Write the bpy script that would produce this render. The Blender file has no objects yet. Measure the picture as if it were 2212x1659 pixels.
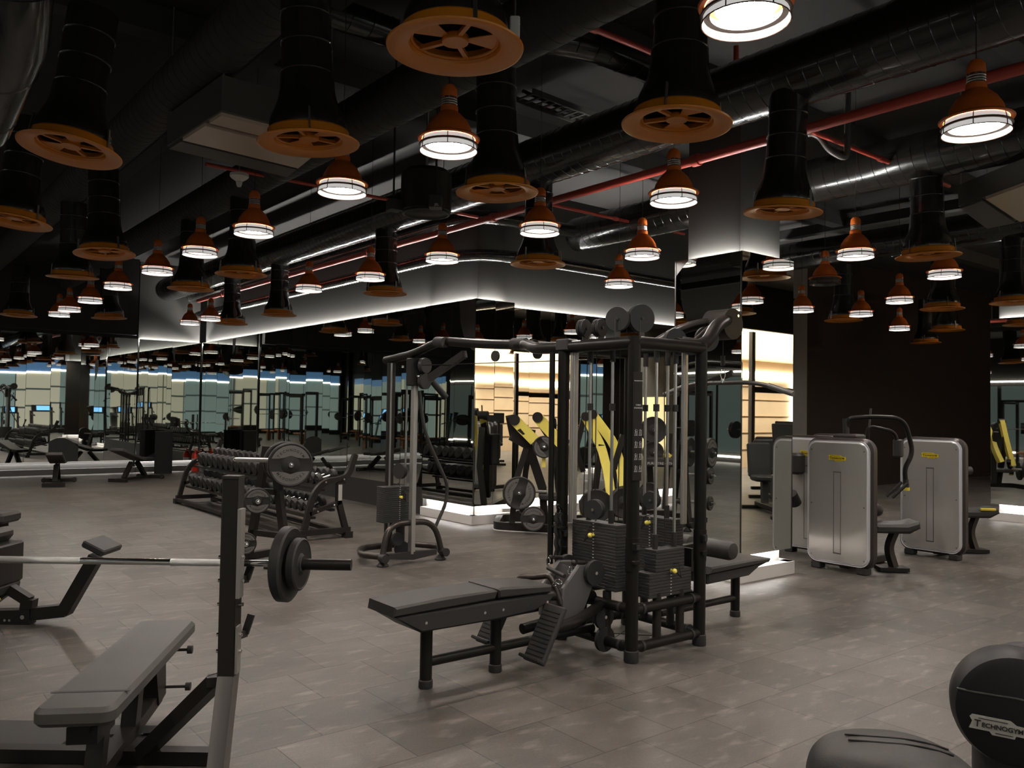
import bpy, math, random
from mathutils import Matrix, Vector
random.seed(7)
PI = math.pi
sc = bpy.context.scene
COL = sc.collection
# ------------------------------------------------------------------ camera
FPX = 1800.0
PITCH = math.atan(57.5/1800.0); ROLL = 0.0155
A = math.radians(38.6)              # room axes: world x and y run along the walls
HC = 1.65
fwd0 = Vector((math.sin(A), math.cos(A), 0)); rt0 = Vector((math.cos(A), -math.sin(A), 0)); up0 = Vector((0, 0, 1))
fwd = fwd0*math.cos(PITCH) + up0*math.sin(PITCH)
upp = up0*math.cos(PITCH) - fwd0*math.sin(PITCH)
rt = rt0*math.cos(ROLL) + upp*math.sin(ROLL)
upv = upp*math.cos(ROLL) - rt0*math.sin(ROLL)
CAM = Vector((0, 0, HC))
def ray(px, py):
    return fwd + rt*((px-1106)/FPX) + upv*((829.5-py)/FPX)
def W(px, py, z=0.0):               # where the line of sight through a photo point meets height z
    r = ray(px, py); t = (z-HC)/r.z
    p = CAM + r*t
    return Vector((p.x, p.y, z))
def D(px, py, Y):                   # the point on that line at horizontal distance Y ahead
    r = ray(px, py); t = Y/r.dot(fwd0)
    return CAM + r*t
cd = bpy.data.cameras.new('camera'); cam = bpy.data.objects.new('camera', cd); COL.objects.link(cam)
cam.matrix_world = Matrix.Translation(CAM) @ Matrix((rt, upv, -fwd)).transposed().to_4x4()
cd.sensor_width = 36; cd.lens = FPX/2212*36; cd.clip_end = 200; cd.clip_start = 0.05
sc.camera = cam
# ------------------------------------------------------------------ materials
def hexc(r, g, b):
    f = lambda c: ((c/255+0.055)/1.055)**2.4 if c > 10 else c/255/12.92
    return (f(r), f(g), f(b), 1)
def mat(name, col, rough=0.5, metal=0.0, emit=None, es=0.0, coat=0.0, spec=0.5, noise=0.0, nscale=8.0, bump=0.0, bscale=200.0):
    m = bpy.data.materials.new(name); m.use_nodes = True
    nt = m.node_tree; b = nt.nodes['Principled BSDF']
    b.inputs['Base Color'].default_value = col; b.inputs['Roughness'].default_value = rough
    b.inputs['Metallic'].default_value = metal; b.inputs['Specular IOR Level'].default_value = spec
    b.inputs['Coat Weight'].default_value = coat
    if emit: b.inputs['Emission Color'].default_value = emit; b.inputs['Emission Strength'].default_value = es
    tc = nt.nodes.new('ShaderNodeTexCoord')
    if noise:
        n = nt.nodes.new('ShaderNodeTexNoise'); n.inputs['Scale'].default_value = nscale; n.inputs['Detail'].default_value = 5
        nt.links.new(tc.outputs['Object'], n.inputs['Vector'])
        mx = nt.nodes.new('ShaderNodeMix'); mx.data_type = 'RGBA'
        mx.inputs[6].default_value = tuple(c*(1-noise) for c in col[:3])+(1,); mx.inputs[7].default_value = tuple(min(1, c*(1+noise)) for c in col[:3])+(1,)
        nt.links.new(n.outputs['Fac'], mx.inputs[0]); nt.links.new(mx.outputs[2], b.inputs['Base Color'])
    if bump:
        n = nt.nodes.new('ShaderNodeTexNoise'); n.inputs['Scale'].default_value = bscale
        nt.links.new(tc.outputs['Object'], n.inputs['Vector'])
        bp = nt.nodes.new('ShaderNodeBump'); bp.inputs['Strength'].default_value = bump; bp.inputs['Distance'].default_value = 0.002
        nt.links.new(n.outputs['Fac'], bp.inputs['Height']); nt.links.new(bp.outputs['Normal'], b.inputs['Normal'])
    return m
M = {}
M['frame'] = mat('black_powder_coat', (0.02, 0.017, 0.015, 1), 0.45, 0.0, spec=0.22, bump=0.15, bscale=400)
M['frame_gloss'] = mat('black_satin_tube', (0.012, 0.0102, 0.009, 1), 0.38, spec=0.17)
M['bronze'] = mat('anthracite_tube', (0.05, 0.042, 0.036, 1), 0.3, 0.6)
M['grey_frame'] = mat('anthracite_steel', (0.05, 0.047, 0.045, 1), 0.42, 0.3)
M['cover'] = mat('black_cover', (0.012, 0.0105, 0.011, 1), 0.5, spec=0.3)
M['leather'] = mat('charcoal_vinyl', (0.034, 0.031, 0.029, 1), 0.5, spec=0.35, bump=0.3, bscale=500)
M['leather_grey'] = mat('grey_vinyl', (0.066, 0.062, 0.057, 1), 0.45, spec=0.4, bump=0.3, bscale=500)
M['plastic'] = mat('dark_grey_plastic', (0.03, 0.028, 0.028, 1), 0.55, spec=0.35, bump=0.15, bscale=300)
M['housing_grey'] = mat('mid_grey_plastic', (0.1, 0.095, 0.093, 1), 0.42)
M['rubber'] = mat('black_rubber', (0.022, 0.02, 0.019, 1), 0.55, spec=0.35, noise=0.2, nscale=20)
M['rubber_face'] = mat('grey_rubber_face', (0.13, 0.12, 0.112, 1), 0.6, noise=0.1, nscale=30)
M['iron'] = mat('cast_weight_plate', (0.028, 0.026, 0.025, 1), 0.55)
M['chrome'] = mat('chrome', (0.75, 0.74, 0.72, 1), 0.12, 1.0)
M['steel'] = mat('brushed_steel', (0.5, 0.48, 0.46, 1), 0.32, 1.0)
M['alu'] = mat('satin_aluminium', (0.42, 0.4, 0.37, 1), 0.4, 0.7)
M['knurl'] = mat('knurled_steel', (0.8, 0.79, 0.77, 1), 0.38, 1.0, bump=0.8, bscale=900)
M['silver'] = mat('silver_panel', (0.5, 0.475, 0.45, 1), 0.27, 0.45, noise=0.06, nscale=2.5)
M['silver_edge'] = mat('silver_panel_edge', (0.75, 0.73, 0.76, 1), 0.35, 0.4)
M['yellow'] = mat('yellow_paint', hexc(244, 224, 105), 0.45)
M['yellow_d'] = mat('yellow_plastic', hexc(220, 195, 60), 0.4)
M['orange'] = mat('orange_paint', (0.68, 0.225, 0.012, 1), 0.3)
M['orange_m'] = mat('orange_red_paint', (0.6, 0.13, 0.015, 1), 0.5, noise=0.15, nscale=15)
M['blackduct'] = mat('black_gloss_duct', (0.017, 0.015, 0.013, 1), 0.22, coat=0.3)
M['mattduct'] = mat('matt_black_duct', (0.022, 0.019, 0.017, 1), 0.7)
M['frame_sheen'] = mat('black_tube_painted_sheen', (0.2, 0.18, 0.17, 1), 0.45, 0.7)  # lighter grey metal stands in for light reflected off the black foot
M['redpipe'] = mat('red_pipe', (0.42, 0.055, 0.035, 1), 0.45)
M['red'] = mat('red_enamel', (0.75, 0.05, 0.02, 1), 0.3)
M['white'] = mat('white_plastic', (0.7, 0.68, 0.64, 1), 0.5)
M['white_paint'] = mat('white_plinth', (0.66, 0.62, 0.59, 1), 0.5, noise=0.05, nscale=3)
M['beige'] = mat('beige_panel', (0.6, 0.5, 0.4, 1), 0.22)
M['greybox'] = mat('grey_sheet_metal', (0.1, 0.095, 0.085, 1), 0.5, 0.4)
M['fascia'] = mat('dark_grey_fascia', (0.046, 0.044, 0.04, 1), 0.75, noise=0.05, nscale=2)
M['darkwall'] = mat('black_glossy_wall', (0.026, 0.021, 0.018, 1), 0.12, spec=0.4)
M['greywall'] = mat('grey_wall', (0.1, 0.095, 0.09, 1), 0.7)
M['ceiling'] = mat('black_painted_slab', (0.022, 0.019, 0.017, 1), 0.85, noise=0.25, nscale=1.2)
M['beam'] = mat('black_beam', (0.02, 0.018, 0.016, 1), 0.7)
M['baseboard'] = mat('black_kickboard', (0.03, 0.028, 0.026, 1), 0.5)
M['mirror'] = mat('mirror_glass', (0.66, 0.68, 0.64, 1), 0.012, 1.0)
M['led'] = mat('led_strip', (1, 1, 1, 1), 0.5, emit=(1, 0.98, 0.93, 1), es=260)
M['led_low'] = mat('plinth_led_strip', (1, 1, 1, 1), 0.5, emit=(1, 0.98, 0.95, 1), es=45)
M['led2'] = mat('led_frame', (1, 1, 1, 1), 0.5, emit=(1, 0.93, 0.82, 1), es=9)
M['lens'] = mat('lamp_lens', (1, 1, 1, 1), 0.5, emit=(1, 0.94, 0.86, 1), es=135)
M['skirt'] = mat('lamp_glass_skirt', (0.1, 0.095, 0.09, 1), 0.35, emit=(1, 0.96, 0.92, 1), es=0.42)
M['unlit'] = mat('unlit_glass', (0.12, 0.11, 0.1, 1), 0.15)
M['wire'] = mat('brown_wire', (0.06, 0.025, 0.012, 1), 0.5)
M['wood'] = mat('warm_wood_panel', (0.76, 0.56, 0.36, 1), 0.5, noise=0.12, nscale=2)
M['cream'] = mat('cream_wall', (0.75, 0.6, 0.38, 1), 0.6)
M['tealgrey'] = mat('grey_green_glow', (0.1, 0.12, 0.11, 1), 0.6, emit=(0.12, 0.15, 0.14, 1), es=0.4)  # faint glow put into the transoms and the added side panes
M['groove'] = mat('wood_shadow_gap', (0.4, 0.26, 0.15, 1), 0.7)
M['creamlit'] = mat('lit_doorway', (0.6, 0.5, 0.25, 1), 0.5, emit=(0.85, 0.72, 0.4, 1), es=0.8)
M['screen'] = mat('blue_screen', (0.02, 0.05, 0.1, 1), 0.2, emit=(0.2, 0.55, 1, 1), es=1.6)
M['screen_w'] = mat('pale_screen', (0.2, 0.2, 0.2, 1), 0.2, emit=(0.75, 0.85, 0.9, 1), es=0.9)
M['tealglass'] = mat('teal_lit_glass', (0.1, 0.2, 0.22, 1), 0.4, emit=(0.34, 0.43, 0.41, 1), es=0.5, noise=0.25, nscale=0.8)
M['creamglass'] = mat('cream_lit_glass', (0.3, 0.28, 0.2, 1), 0.4, emit=(0.64, 0.6, 0.46, 1), es=0.6, noise=0.25, nscale=0.8)
M['blueglass'] = mat('blue_lit_glass', (0.05, 0.12, 0.3, 1), 0.4, emit=(0.12, 0.26, 0.48, 1), es=0.55)
M['label'] = mat('white_print', (0.5, 0.48, 0.46, 1), 0.6)
M['badge'] = mat('yellow_badge', hexc(225, 195, 40), 0.4)
M['badge_g'] = mat('grey_badge', (0.42, 0.4, 0.36, 1), 0.4)
M['ink'] = mat('black_print', (0.012, 0.011, 0.01, 1), 0.5)
M['brownpad'] = mat('tan_vinyl', (0.33, 0.13, 0.05, 1), 0.5)
# rubber floor: staggered 1 m x 0.5 m tiles, scuffs and dust
def floor_material():
    m = bpy.data.materials.new('grey_rubber_tiles'); m.use_nodes = True; nt = m.node_tree; N = nt.nodes; L = nt.links
    b = N['Principled BSDF']; tc = N.new('ShaderNodeTexCoord')
    br = N.new('ShaderNodeTexBrick'); br.offset = 0.5; br.offset_frequency = 2; br.squash = 1
    br.inputs['Scale'].default_value = 1; br.inputs['Brick Width'].default_value = 0.5; br.inputs['Row Height'].default_value = 0.5
    br.inputs['Mortar Size'].default_value = 0.0035; br.inputs['Mortar Smooth'].default_value = 0.3; br.inputs['Bias'].default_value = 0
    br.inputs['Color1'].default_value = (0.07, 0.0605, 0.052, 1); br.inputs['Color2'].default_value = (0.112, 0.098, 0.086, 1); br.inputs['Mortar'].default_value = (0.022, 0.018, 0.016, 1)
    mp = N.new('ShaderNodeMapping'); mp.inputs['Location'].default_value = (0.32, 0.1, 0)
    L.new(tc.outputs['Object'], mp.inputs['Vector']); L.new(mp.outputs['Vector'], br.inputs['Vector'])
    mp2 = N.new('ShaderNodeMapping'); mp2.inputs['Scale'].default_value = (1.0, 2.6, 1); mp2.inputs['Rotation'].default_value = (0, 0, A)
    L.new(tc.outputs['Object'], mp2.inputs['Vector'])
    n1 = N.new('ShaderNodeTexNoise'); n1.inputs['Scale'].default_value = 1.4; n1.inputs['Detail'].default_value = 8; n1.inputs['Roughness'].default_value = 0.65
    L.new(mp2.outputs['Vector'], n1.inputs['Vector'])
    r1 = N.new('ShaderNodeValToRGB'); r1.color_ramp.elements[0].position = 0.35; r1.color_ramp.elements[0].color = (0.78, 0.78, 0.78, 1); r1.color_ramp.elements[1].position = 0.75; r1.color_ramp.elements[1].color = (1.35, 1.35, 1.35, 1)
    L.new(n1.outputs['Fac'], r1.inputs['Fac'])
    mx = N.new('ShaderNodeMix'); mx.data_type = 'RGBA'; mx.blend_type = 'MULTIPLY'; mx.inputs[0].default_value = 1
    L.new(br.outputs['Color'], mx.inputs[6]); L.new(r1.outputs['Color'], mx.inputs[7])
    n2 = N.new('ShaderNodeTexNoise'); n2.inputs['Scale'].default_value = 90; n2.inputs['Detail'].default_value = 3
    L.new(tc.outputs['Object'], n2.inputs['Vector'])
    r2 = N.new('ShaderNodeValToRGB'); r2.color_ramp.elements[0].position = 0.3; r2.color_ramp.elements[0].color = (0.85, 0.85, 0.85, 1); r2.color_ramp.elements[1].position = 0.7; r2.color_ramp.elements[1].color = (1.15, 1.15, 1.15, 1)
    L.new(n2.outputs['Fac'], r2.inputs['Fac'])
    mx2 = N.new('ShaderNodeMix'); mx2.data_type = 'RGBA'; mx2.blend_type = 'MULTIPLY'; mx2.inputs[0].default_value = 1
    L.new(mx.outputs[2], mx2.inputs[6]); L.new(r2.outputs['Color'], mx2.inputs[7])
    # pale scuff marks
    n3 = N.new('ShaderNodeTexNoise'); n3.inputs['Scale'].default_value = 5; n3.inputs['Detail'].default_value = 6
    L.new(mp2.outputs['Vector'], n3.inputs['Vector'])
    r3 = N.new('ShaderNodeValToRGB'); r3.color_ramp.elements[0].position = 0.56; r3.color_ramp.elements[0].color = (0, 0, 0, 1); r3.color_ramp.elements[1].position = 0.8; r3.color_ramp.elements[1].color = (0.5, 0.5, 0.5, 1)
    L.new(n3.outputs['Fac'], r3.inputs['Fac'])
    mx3 = N.new('ShaderNodeMix'); mx3.data_type = 'RGBA'; mx3.inputs[7].default_value = (0.33, 0.29, 0.26, 1)
    L.new(r3.outputs['Color'], mx3.inputs[0]); L.new(mx2.outputs[2], mx3.inputs[6])
    L.new(mx3.outputs[2], b.inputs['Base Color'])
    b.inputs['Roughness'].default_value = 0.46; b.inputs['Specular IOR Level'].default_value = 0.5
    bp = N.new('ShaderNodeBump'); bp.inputs['Strength'].default_value = 0.25; bp.inputs['Distance'].default_value = 0.003
    L.new(n2.outputs['Fac'], bp.inputs['Height']); L.new(bp.outputs['Normal'], b.inputs['Normal'])
    return m
M['floor'] = floor_material()
# ------------------------------------------------------------------ mesh helpers
def T(x=0, y=0, z=0, rx=0, ry=0, rz=0):
    return Matrix.Translation((x, y, z)) @ Matrix.Rotation(rz, 4, 'Z') @ Matrix.Rotation(ry, 4, 'Y') @ Matrix.Rotation(rx, 4, 'X')
def fillet(pts, rad, n=5):
    pts = [Vector(p) for p in pts]; out = [pts[0]]
    for i in range(1, len(pts)-1):
        a, b, c = pts[i-1], pts[i], pts[i+1]
        d1, d2 = a-b, c-b; r = min(rad, d1.length*0.48, d2.length*0.48)
        p, q = b+d1.normalized()*r, b+d2.normalized()*r
        for k in range(n+1):
            t = k/n; out.append(p*(1-t)**2 + b*2*t*(1-t) + q*t*t)
    out.append(pts[-1]); return out
class MB:
    def __init__(s): s.v = []; s.f = []
    def add(s, vs, fs, mtx=None):
        o = len(s.v)
        s.v += [tuple((mtx @ Vector(p)) if mtx else p) for p in vs]
        s.f += [tuple(i+o for i in f) for f in fs]; return s
    def box(s, cx, cy, cz, sx, sy, sz, mtx=None):
        x, y, z = sx/2, sy/2, sz/2
        vs = [(cx+a*x, cy+b*y, cz+c*z) for c in (-1, 1) for b in (-1, 1) for a in (-1, 1)]
        return s.add(vs, [(0, 2, 3, 1), (4, 5, 7, 6), (0, 1, 5, 4), (2, 6, 7, 3), (0, 4, 6, 2), (1, 3, 7, 5)], mtx)
    def prism(s, out, h, mtx=None, c=0.0):
        """outline (counter-clockwise xy) pushed up z by h, with chamfer c"""
        n = len(out)
        if c:
            ins = []
            for i in range(n):
                a, b, d = Vector(out[i-1]), Vector(out[i]), Vector(out[(i+1) % n])
                e1 = (b-a); e2 = (d-b)
                e1 = e1.normalized() if e1.length > 1e-9 else e2.normalized(); e2 = e2.normalized() if e2.length > 1e-9 else e1
                nn = Vector((-e1.y-e2.y, e1.x+e2.x)); nn = nn.normalized() if nn.length > 1e-6 else Vector((0, 0))
                ins.append((b.x+nn.x*c, b.y+nn.y*c))
            lv = [(ins, 0), (out, c), (out, h-c), (ins, h)]
        else: lv = [(out, 0), (out, h)]
        vs = [(p[0], p[1], z) for o, z in lv for p in o]; fs = [tuple(range(n-1, -1, -1))]
        for k in range(len(lv)-1):
            for i in range(n):
                j = (i+1) % n; fs.append((k*n+i, k*n+j, (k+1)*n+j, (k+1)*n+i))
        fs.append(tuple(range((len(lv)-1)*n, len(lv)*n)))
        return s.add(vs, fs, mtx)
    def slab(s, w, d, h, r=0.02, c=0.0, mtx=None, cx=0, cy=0, n=5):
        r = min(r, w/2*0.999, d/2*0.999); out = []
        for qx, qy, a0 in ((1, 1, 0), (-1, 1, 90), (-1, -1, 180), (1, -1, 270)):
            for k in range(n+1):
                a = math.radians(a0+90*k/n); out.append((cx+qx*(w/2-r)+r*math.cos(a), cy+qy*(d/2-r)+r*math.sin(a)))
        return s.prism(out, h, mtx, c)
    def lathe(s, prof, seg=24, mtx=None, cap0=True, cap1=True):
        vs = []; n = len(prof)
        for r, z in prof:
            for k in range(seg):
                a = 2*PI*k/seg; vs.append((r*math.cos(a), r*math.sin(a), z))
        fs = []
        for i in range(n-1):
            for k in range(seg):
                j = (k+1) % seg; fs.append((i*seg+k, i*seg+j, (i+1)*seg+j, (i+1)*seg+k))
        if cap0: fs.append(tuple(range(seg-1, -1, -1)))
        if cap1: fs.append(tuple(range((n-1)*seg, n*seg)))
        return s.add(vs, fs, mtx)
    def cyl(s, p, q, r, seg=16, r2=None):
        return s.tube([p, q], r, seg, r2=r2)
    def tube(s, pts, r, seg=12, closed=False, r2=None, sq=None):
        """round tube along points; sq=(w,h) gives a rectangular bar instead"""
        pts = [Vector(p) for p in pts]; n = len(pts)
        tan = []
        for i in range(n):
            if closed: t = pts[(i+1) % n]-pts[i-1]
            else: t = pts[min(i+1, n-1)]-pts[max(i-1, 0)]
            tan.append(t.normalized())
        ref = Vector((0, 0, 1)) if abs(tan[0].z) < 0.9 else Vector((0, 1, 0))
        nrm = (ref - tan[0]*ref.dot(tan[0])).normalized(); vs = []
        for i in range(n):
            if i: nrm = (nrm - tan[i]*nrm.dot(tan[i])).normalized()
            bi = tan[i].cross(nrm)
            if sq:
                k = 1.0
                if 0 < i < n-1 or closed:
                    ca = (pts[i]-pts[i-1]).normalized().dot((pts[(i+1) % n]-pts[i]).normalized()); k = 1/max(0.4, math.sqrt((1+ca)/2))
                seg = 4
                for a, b in ((1, 1), (1, -1), (-1, -1), (-1, 1)): vs.append(pts[i]+nrm*(a*sq[1]/2)*(k if n < 6 else 1)+bi*(-b*sq[0]/2))
            else:
                rr = r if r2 is None else r+(r2-r)*i/(n-1)
                for k in range(seg):
                    a = 2*PI*k/seg; vs.append(pts[i]+nrm*rr*math.cos(a)+bi*rr*math.sin(a))
        fs = []
        for i in range(n if closed else n-1):
            i2 = (i+1) % n
            for k in range(seg):
                j = (k+1) % seg; fs.append((i*seg+k, i*seg+j, i2*seg+j, i2*seg+k))
        if not closed: fs.append(tuple(range(seg-1, -1, -1))); fs.append(tuple(range((n-1)*seg, n*seg)))
        return s.add([tuple(v) for v in vs], fs)
    def bar(s, p, q, w, h):
        return s.tube([p, q], 0, 4, sq=(w, h))
    def ball(s, c, r, seg=12):
        prof = [(max(1e-4, r*math.sin(PI*k/6)), -r*math.cos(PI*k/6)) for k in range(7)]
        return s.lathe(prof, seg, T(*c))
    def torus(s, R, r, mtx=None, seg=28, k=8):
        prof = [(R+r*math.cos(2*PI*i/k), r*math.sin(2*PI*i/k)) for i in range(k+1)]
        return s.lathe(prof, seg, mtx, False, False)
    def build(s, name, m, parent=None, ang=35, bev=0):
        me = bpy.data.meshes.new(name); me.from_pydata(s.v, [], s.f); me.validate(); me.update()
        mm = m if isinstance(m, (list, tuple)) else [m]
        for x in mm: me.materials.append(M[x] if isinstance(x, str) else x)
        fix_normals(me)
        for p in me.polygons: p.use_smooth = True
        try: me.set_sharp_from_angle(angle=math.radians(ang))
        except Exception: pass
        o = bpy.data.objects.new(name, me); COL.objects.link(o)
        if parent is not None: o.parent = parent
        if bev:
            b = o.modifiers.new('b', 'BEVEL'); b.width = bev; b.segments = 2; b.limit_method = 'ANGLE'
        return o
import bmesh
def fix_normals(me):
    bm = bmesh.new(); bm.from_mesh(me); bmesh.ops.recalc_face_normals(bm, faces=bm.faces); bm.to_mesh(me); bm.free()
def thing(name, label, cat, loc=(0, 0, 0), rz=0, group=None):
    o = bpy.data.objects.new(name, None); COL.objects.link(o); o.empty_display_size = 0.1
    o.location = loc; o.rotation_euler = (0, 0, rz); return tag(o, label, cat, group)
def tag(o, label, cat, group=None, kind=None):
    o['label'] = label; o['category'] = cat
    if group: o['group'] = group
    if kind: o['kind'] = kind
    return o
def struct(o):
    o['kind'] = 'structure'; return o
def copy_tree(o, parent=None):
    c = o.copy(); COL.objects.link(c)
    if parent is not None: c.parent = parent
    for ch in list(o.children): copy_tree(ch, c)
    return c
def text_mb(txt, size, bold=0.0, mtx=None, mb=None, depth=0.001):
    cu = bpy.data.curves.new('t', 'FONT'); cu.body = txt; cu.size = size; cu.align_x = 'CENTER'; cu.align_y = 'CENTER'; cu.extrude = depth; cu.offset = bold; cu.resolution_u = 3
    ob = bpy.data.objects.new('t', cu); COL.objects.link(ob)
    bpy.context.view_layer.update()
    me = bpy.data.meshes.new_from_object(ob.evaluated_get(bpy.context.evaluated_depsgraph_get()))
    mb = mb or MB(); mb.add([tuple(v.co) for v in me.vertices], [tuple(p.vertices) for p in me.polygons], mtx)
    bpy.data.objects.remove(ob); bpy.data.curves.remove(cu); bpy.data.meshes.remove(me)
    return mb
ORD = ['nearest', 'second', 'third', 'fourth', 'fifth', 'sixth', 'seventh', 'eighth', 'ninth', 'tenth', 'eleventh', 'twelfth']
RX = lambda p, q: None
# ------------------------------------------------------------------ the setting
H = 5.2
fl = MB(); fl.box(8, 8.5, -0.05, 38, 28, 0.1); struct(fl.build('floor', 'floor'))
cl = MB(); cl.box(8, 8.5, H+0.05, 38, 28, 0.1); struct(cl.build('ceiling', 'ceiling'))
MT = 3.27; MBOT = 0.26; OFF = 0.10          # mirror top, mirror bottom, depth of the cove behind it
def mirror_wall(name, p0, p1, nrm, widths, bot=MBOT, led=True, plinth='white', seed=1, tilt=0.0035, fasc='fascia', e0=0.0, e1=0.0, glass='mirror'):
    """wall from p0 to p1 (xy), room side along nrm; mirror panels stand OFF proud of it"""
    rnd = random.Random(seed)
    p0, p1, n = Vector((p0[0], p0[1], 0)), Vector((p1[0], p1[1], 0)), Vector((nrm[0], nrm[1], 0))
    d = (p1-p0); Lh = d.length; d.normalize()
    F = Matrix((d, n, Vector((0, 0, 1)))).transposed().to_4x4(); F.translation = p0   # local: x along, y out, z up
    e0 *= OFF+0.002; e1 *= OFF+0.002; La = Lh-e0-e1; Lc = e0+La/2
    w = MB(); w.box(Lc, -OFF-0.1, H/2, La, 0.2, H, F); wall = struct(w.build(name, fasc))
    x = 0; i = 0
    while x < Lh-0.01:
        ww = min(widths[i % len(widths)], Lh-x)
        if Lh-x-ww < 0.12: ww = Lh-x
        m = MB()
        mt = F @ T(x+ww/2, 0, (MT+bot)/2, rx=rnd.uniform(-tilt, tilt), rz=rnd.uniform(-tilt, tilt)*1.5)
        # gently bowed sheet
        nx, nz = 8, 10; vs = []; fs = []; b1 = rnd.uniform(-1, 1)*0.0011*ww; b2 = rnd.uniform(-1, 1)*0.0016
        for a in range(nx+1):
            for b in range(nz+1):
                u, v = a/nx*2-1, b/nz*2-1
                vs.append((u*(ww/2-0.003), b1*(1-u*u)+b2*(1-v*v)*0.8+b2*0.5*math.sin(v*4+b1*2000), v*(MT-bot)/2))
        for a in range(nx):
            for b in range(nz):
                q = a*(nz+1)+b; fs.append((q, q+nz+1, q+nz+2, q+1))
        m.add(vs, fs, mt); m.build('mirror_panel', glass, wall, ang=80)
        x += ww; i += 1
    e = MB(); e.box(Lh/2, -0.012, (MT+bot)/2, Lh, 0.014, MT-bot, F); e.build('mirror_backing', 'baseboard', wall)
    if led and fasc == 'fascia':
        l = MB(); l.box(Lc, -OFF+0.028, MT-0.045, La-0.02, 0.022, 0.02, F); l.build('led_strip', 'led', wall)
    if plinth in ('white', 'dim'):
        l = MB(); l.box(Lc, -OFF*0.5-0.005, bot+0.03, La-0.02, 0.025, 0.015, F); l.build('led_strip', 'led_low', wall)
        k = MB(); k.box(Lh/2, 0.0-0.04, 0.065, Lh+0.03, 0.12, 0.13, F); k.build('plinth', 'white_paint' if plinth == 'white' else 'greywall', wall)
        k = MB(); k.box(Lc, -OFF+0.005, 0.19, La, 0.012, 0.13, F); k.build('plinth_recess', 'white_paint' if plinth == 'white' else 'greywall', wall)
    elif plinth:
        k = MB(); k.box(Lh/2, -0.045, bot/2, Lh, 0.11, bot, F); k.build('kickboard', plinth, wall)
    return wall
LX = 7.09; CY = 9.75
mirror_wall('wall_left', (LX, CY), (LX, CY+1.35), (-1, 0), [0.62, 0.73], seed=2, e0=1)
mirror_wall('wall_left_far', (LX+0.03, CY+1.35), (LX+0.03, 21.75), (-1, 0), [0.73, 1.0, 0.85], bot=0.42, plinth='baseboard', seed=3)
mirror_wall('wall_corner_pier', (LX, CY), (LX+0.72, CY), (0, -1), [0.36], seed=4, e0=1, e1=1)
mirror_wall('wall_back_mirror', (LX+0.72, CY+0.45), (15.2, CY+0.45), (0, -1), [0.68, 0.45, 0.9], seed=5)
mirror_wall('wall_far_corner', (LX, 21.75), (5.6, 21.75), (0, -1), [0.7, 0.76], seed=6, tilt=0.004, plinth='dim')
mirror_wall('wall_far', (5.55, 21.7), (-10, 21.7), (0, -1), [0.7, 0.55, 0.62, 0.5], seed=7, tilt=0.004, plinth='dim', fasc='beam', bot=0.3)
w = MB(); w.box(-2.3, 21.65, 4.3, 15.6, 0.2, 1.9); struct(w.build('trim_20', 'beam'))
# square mirrored columns
def column(name, x, y, w, dd, seed):
    a = mirror_wall(name, (x, y+dd), (x, y), (-1, 0), [w], seed=seed, e0=1, e1=1)
    b = mirror_wall(name+'_front', (x, y), (x+w, y), (0, -1), [w], seed=seed+1, e0=1, e1=1)
    c = mirror_wall(name+'_side', (x+w, y), (x+w, y+dd), (1, 0), [w], seed=seed+2, e0=1, e1=1, glass='darkwall')
    d = mirror_wall(name+'_back', (x+w, y+dd), (x, y+dd), (0, 1), [w], seed=seed+3, e0=1, e1=1, glass='darkwall')
column('wall_column', 6.88, 5.0, 0.89, 0.86, 20)
column('wall_column_right', 14.6, 4.9, 0.89, 0.86, 30)
w = MB(); w.box(20.5, 10.25, H/2, 10.6, 0.2, H); struct(w.build('wall_dark', 'darkwall'))
w = MB(); w.box(15.6, 10.12, H/2, 1.0, 0.2, H); struct(w.build('wall_pier', 'greywall'))
w = MB(); w.box(LX+0.4, CY+0.6, H/2, 0.58, 0.25, H); struct(w.build('wall_corner_fill', 'fascia'))
# back of the hall (seen in the mirrors): warm lobby to the right, lit glazing to the left
w = MB(); w.box(8, -5.6, H/2, 38, 0.2, H); struct(w.build('wall_behind', 'beam'))
w = MB(); w.box(-10.6, 8.5, H/2, 0.2, 28, H); struct(w.build('wall_side', 'beam'))
w = MB(); w.box(26.9, 2.5, H/2, 0.2, 16, H); struct(w.build('wall_right', 'beam'))
lob = MB(); lob.box(20.4, -5.42, 2.1, 11.6, 0.1, 4.2); lobby = struct(lob.build('wall_lobby', 'wood'))
for z in (0.55, 1.05, 1.55, 2.05, 2.45): b = MB(); b.box(20.4, -5.365, z, 11.4, 0.02, 0.014); b.build('groove', 'groove', lobby)
b = MB(); b.box(20.4, -5.2, 3.72, 11.6, 0.5, 0.96); b.build('bulkhead', 'cream', lobby)
for bx, bz, sx, sz in ((20.95, 2.8, 5.9, 0.22), (18.1, 1.6, 0.22, 2.4), (23.8, 1.6, 0.22, 2.4)):
    b = MB(); b.box(bx, -5.3, bz, sx, 0.06, sz); b.build('light_frame', 'led2', lobby)
for bx in (19.6, 22.9): b = MB(); b.box(bx, -4.0, 1.95, 0.16, 0.12, 3.9); b.build('mullion', 'frame', lobby)
b = MB(); b.box(21.3, -4.0, 2.3, 3.2, 0.1, 0.16); b.build('transom', 'frame', lobby)
b = MB(); b.box(20.4, -3.9, 4.6, 11.6, 0.1, 1.3); struct(b.build('trim_21', 'beam'))  # header added to hide the lobby light from mirror views
b = MB(); b.box(14.55, -4.65, 2.6, 0.1, 1.6, 5.2); b.build('side_return', 'cream', lobby)
b = MB(); b.box(26.76, -3.2, 1.18, 0.06, 1.5, 2.36); struct(b.build('door_1', 'creamlit'))
gl = MB(); gl.box(2.2, -5.4, 1.9, 24.6, 0.1, 3.8); glz = struct(gl.build('wall_glazing', 'beam'))
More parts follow.
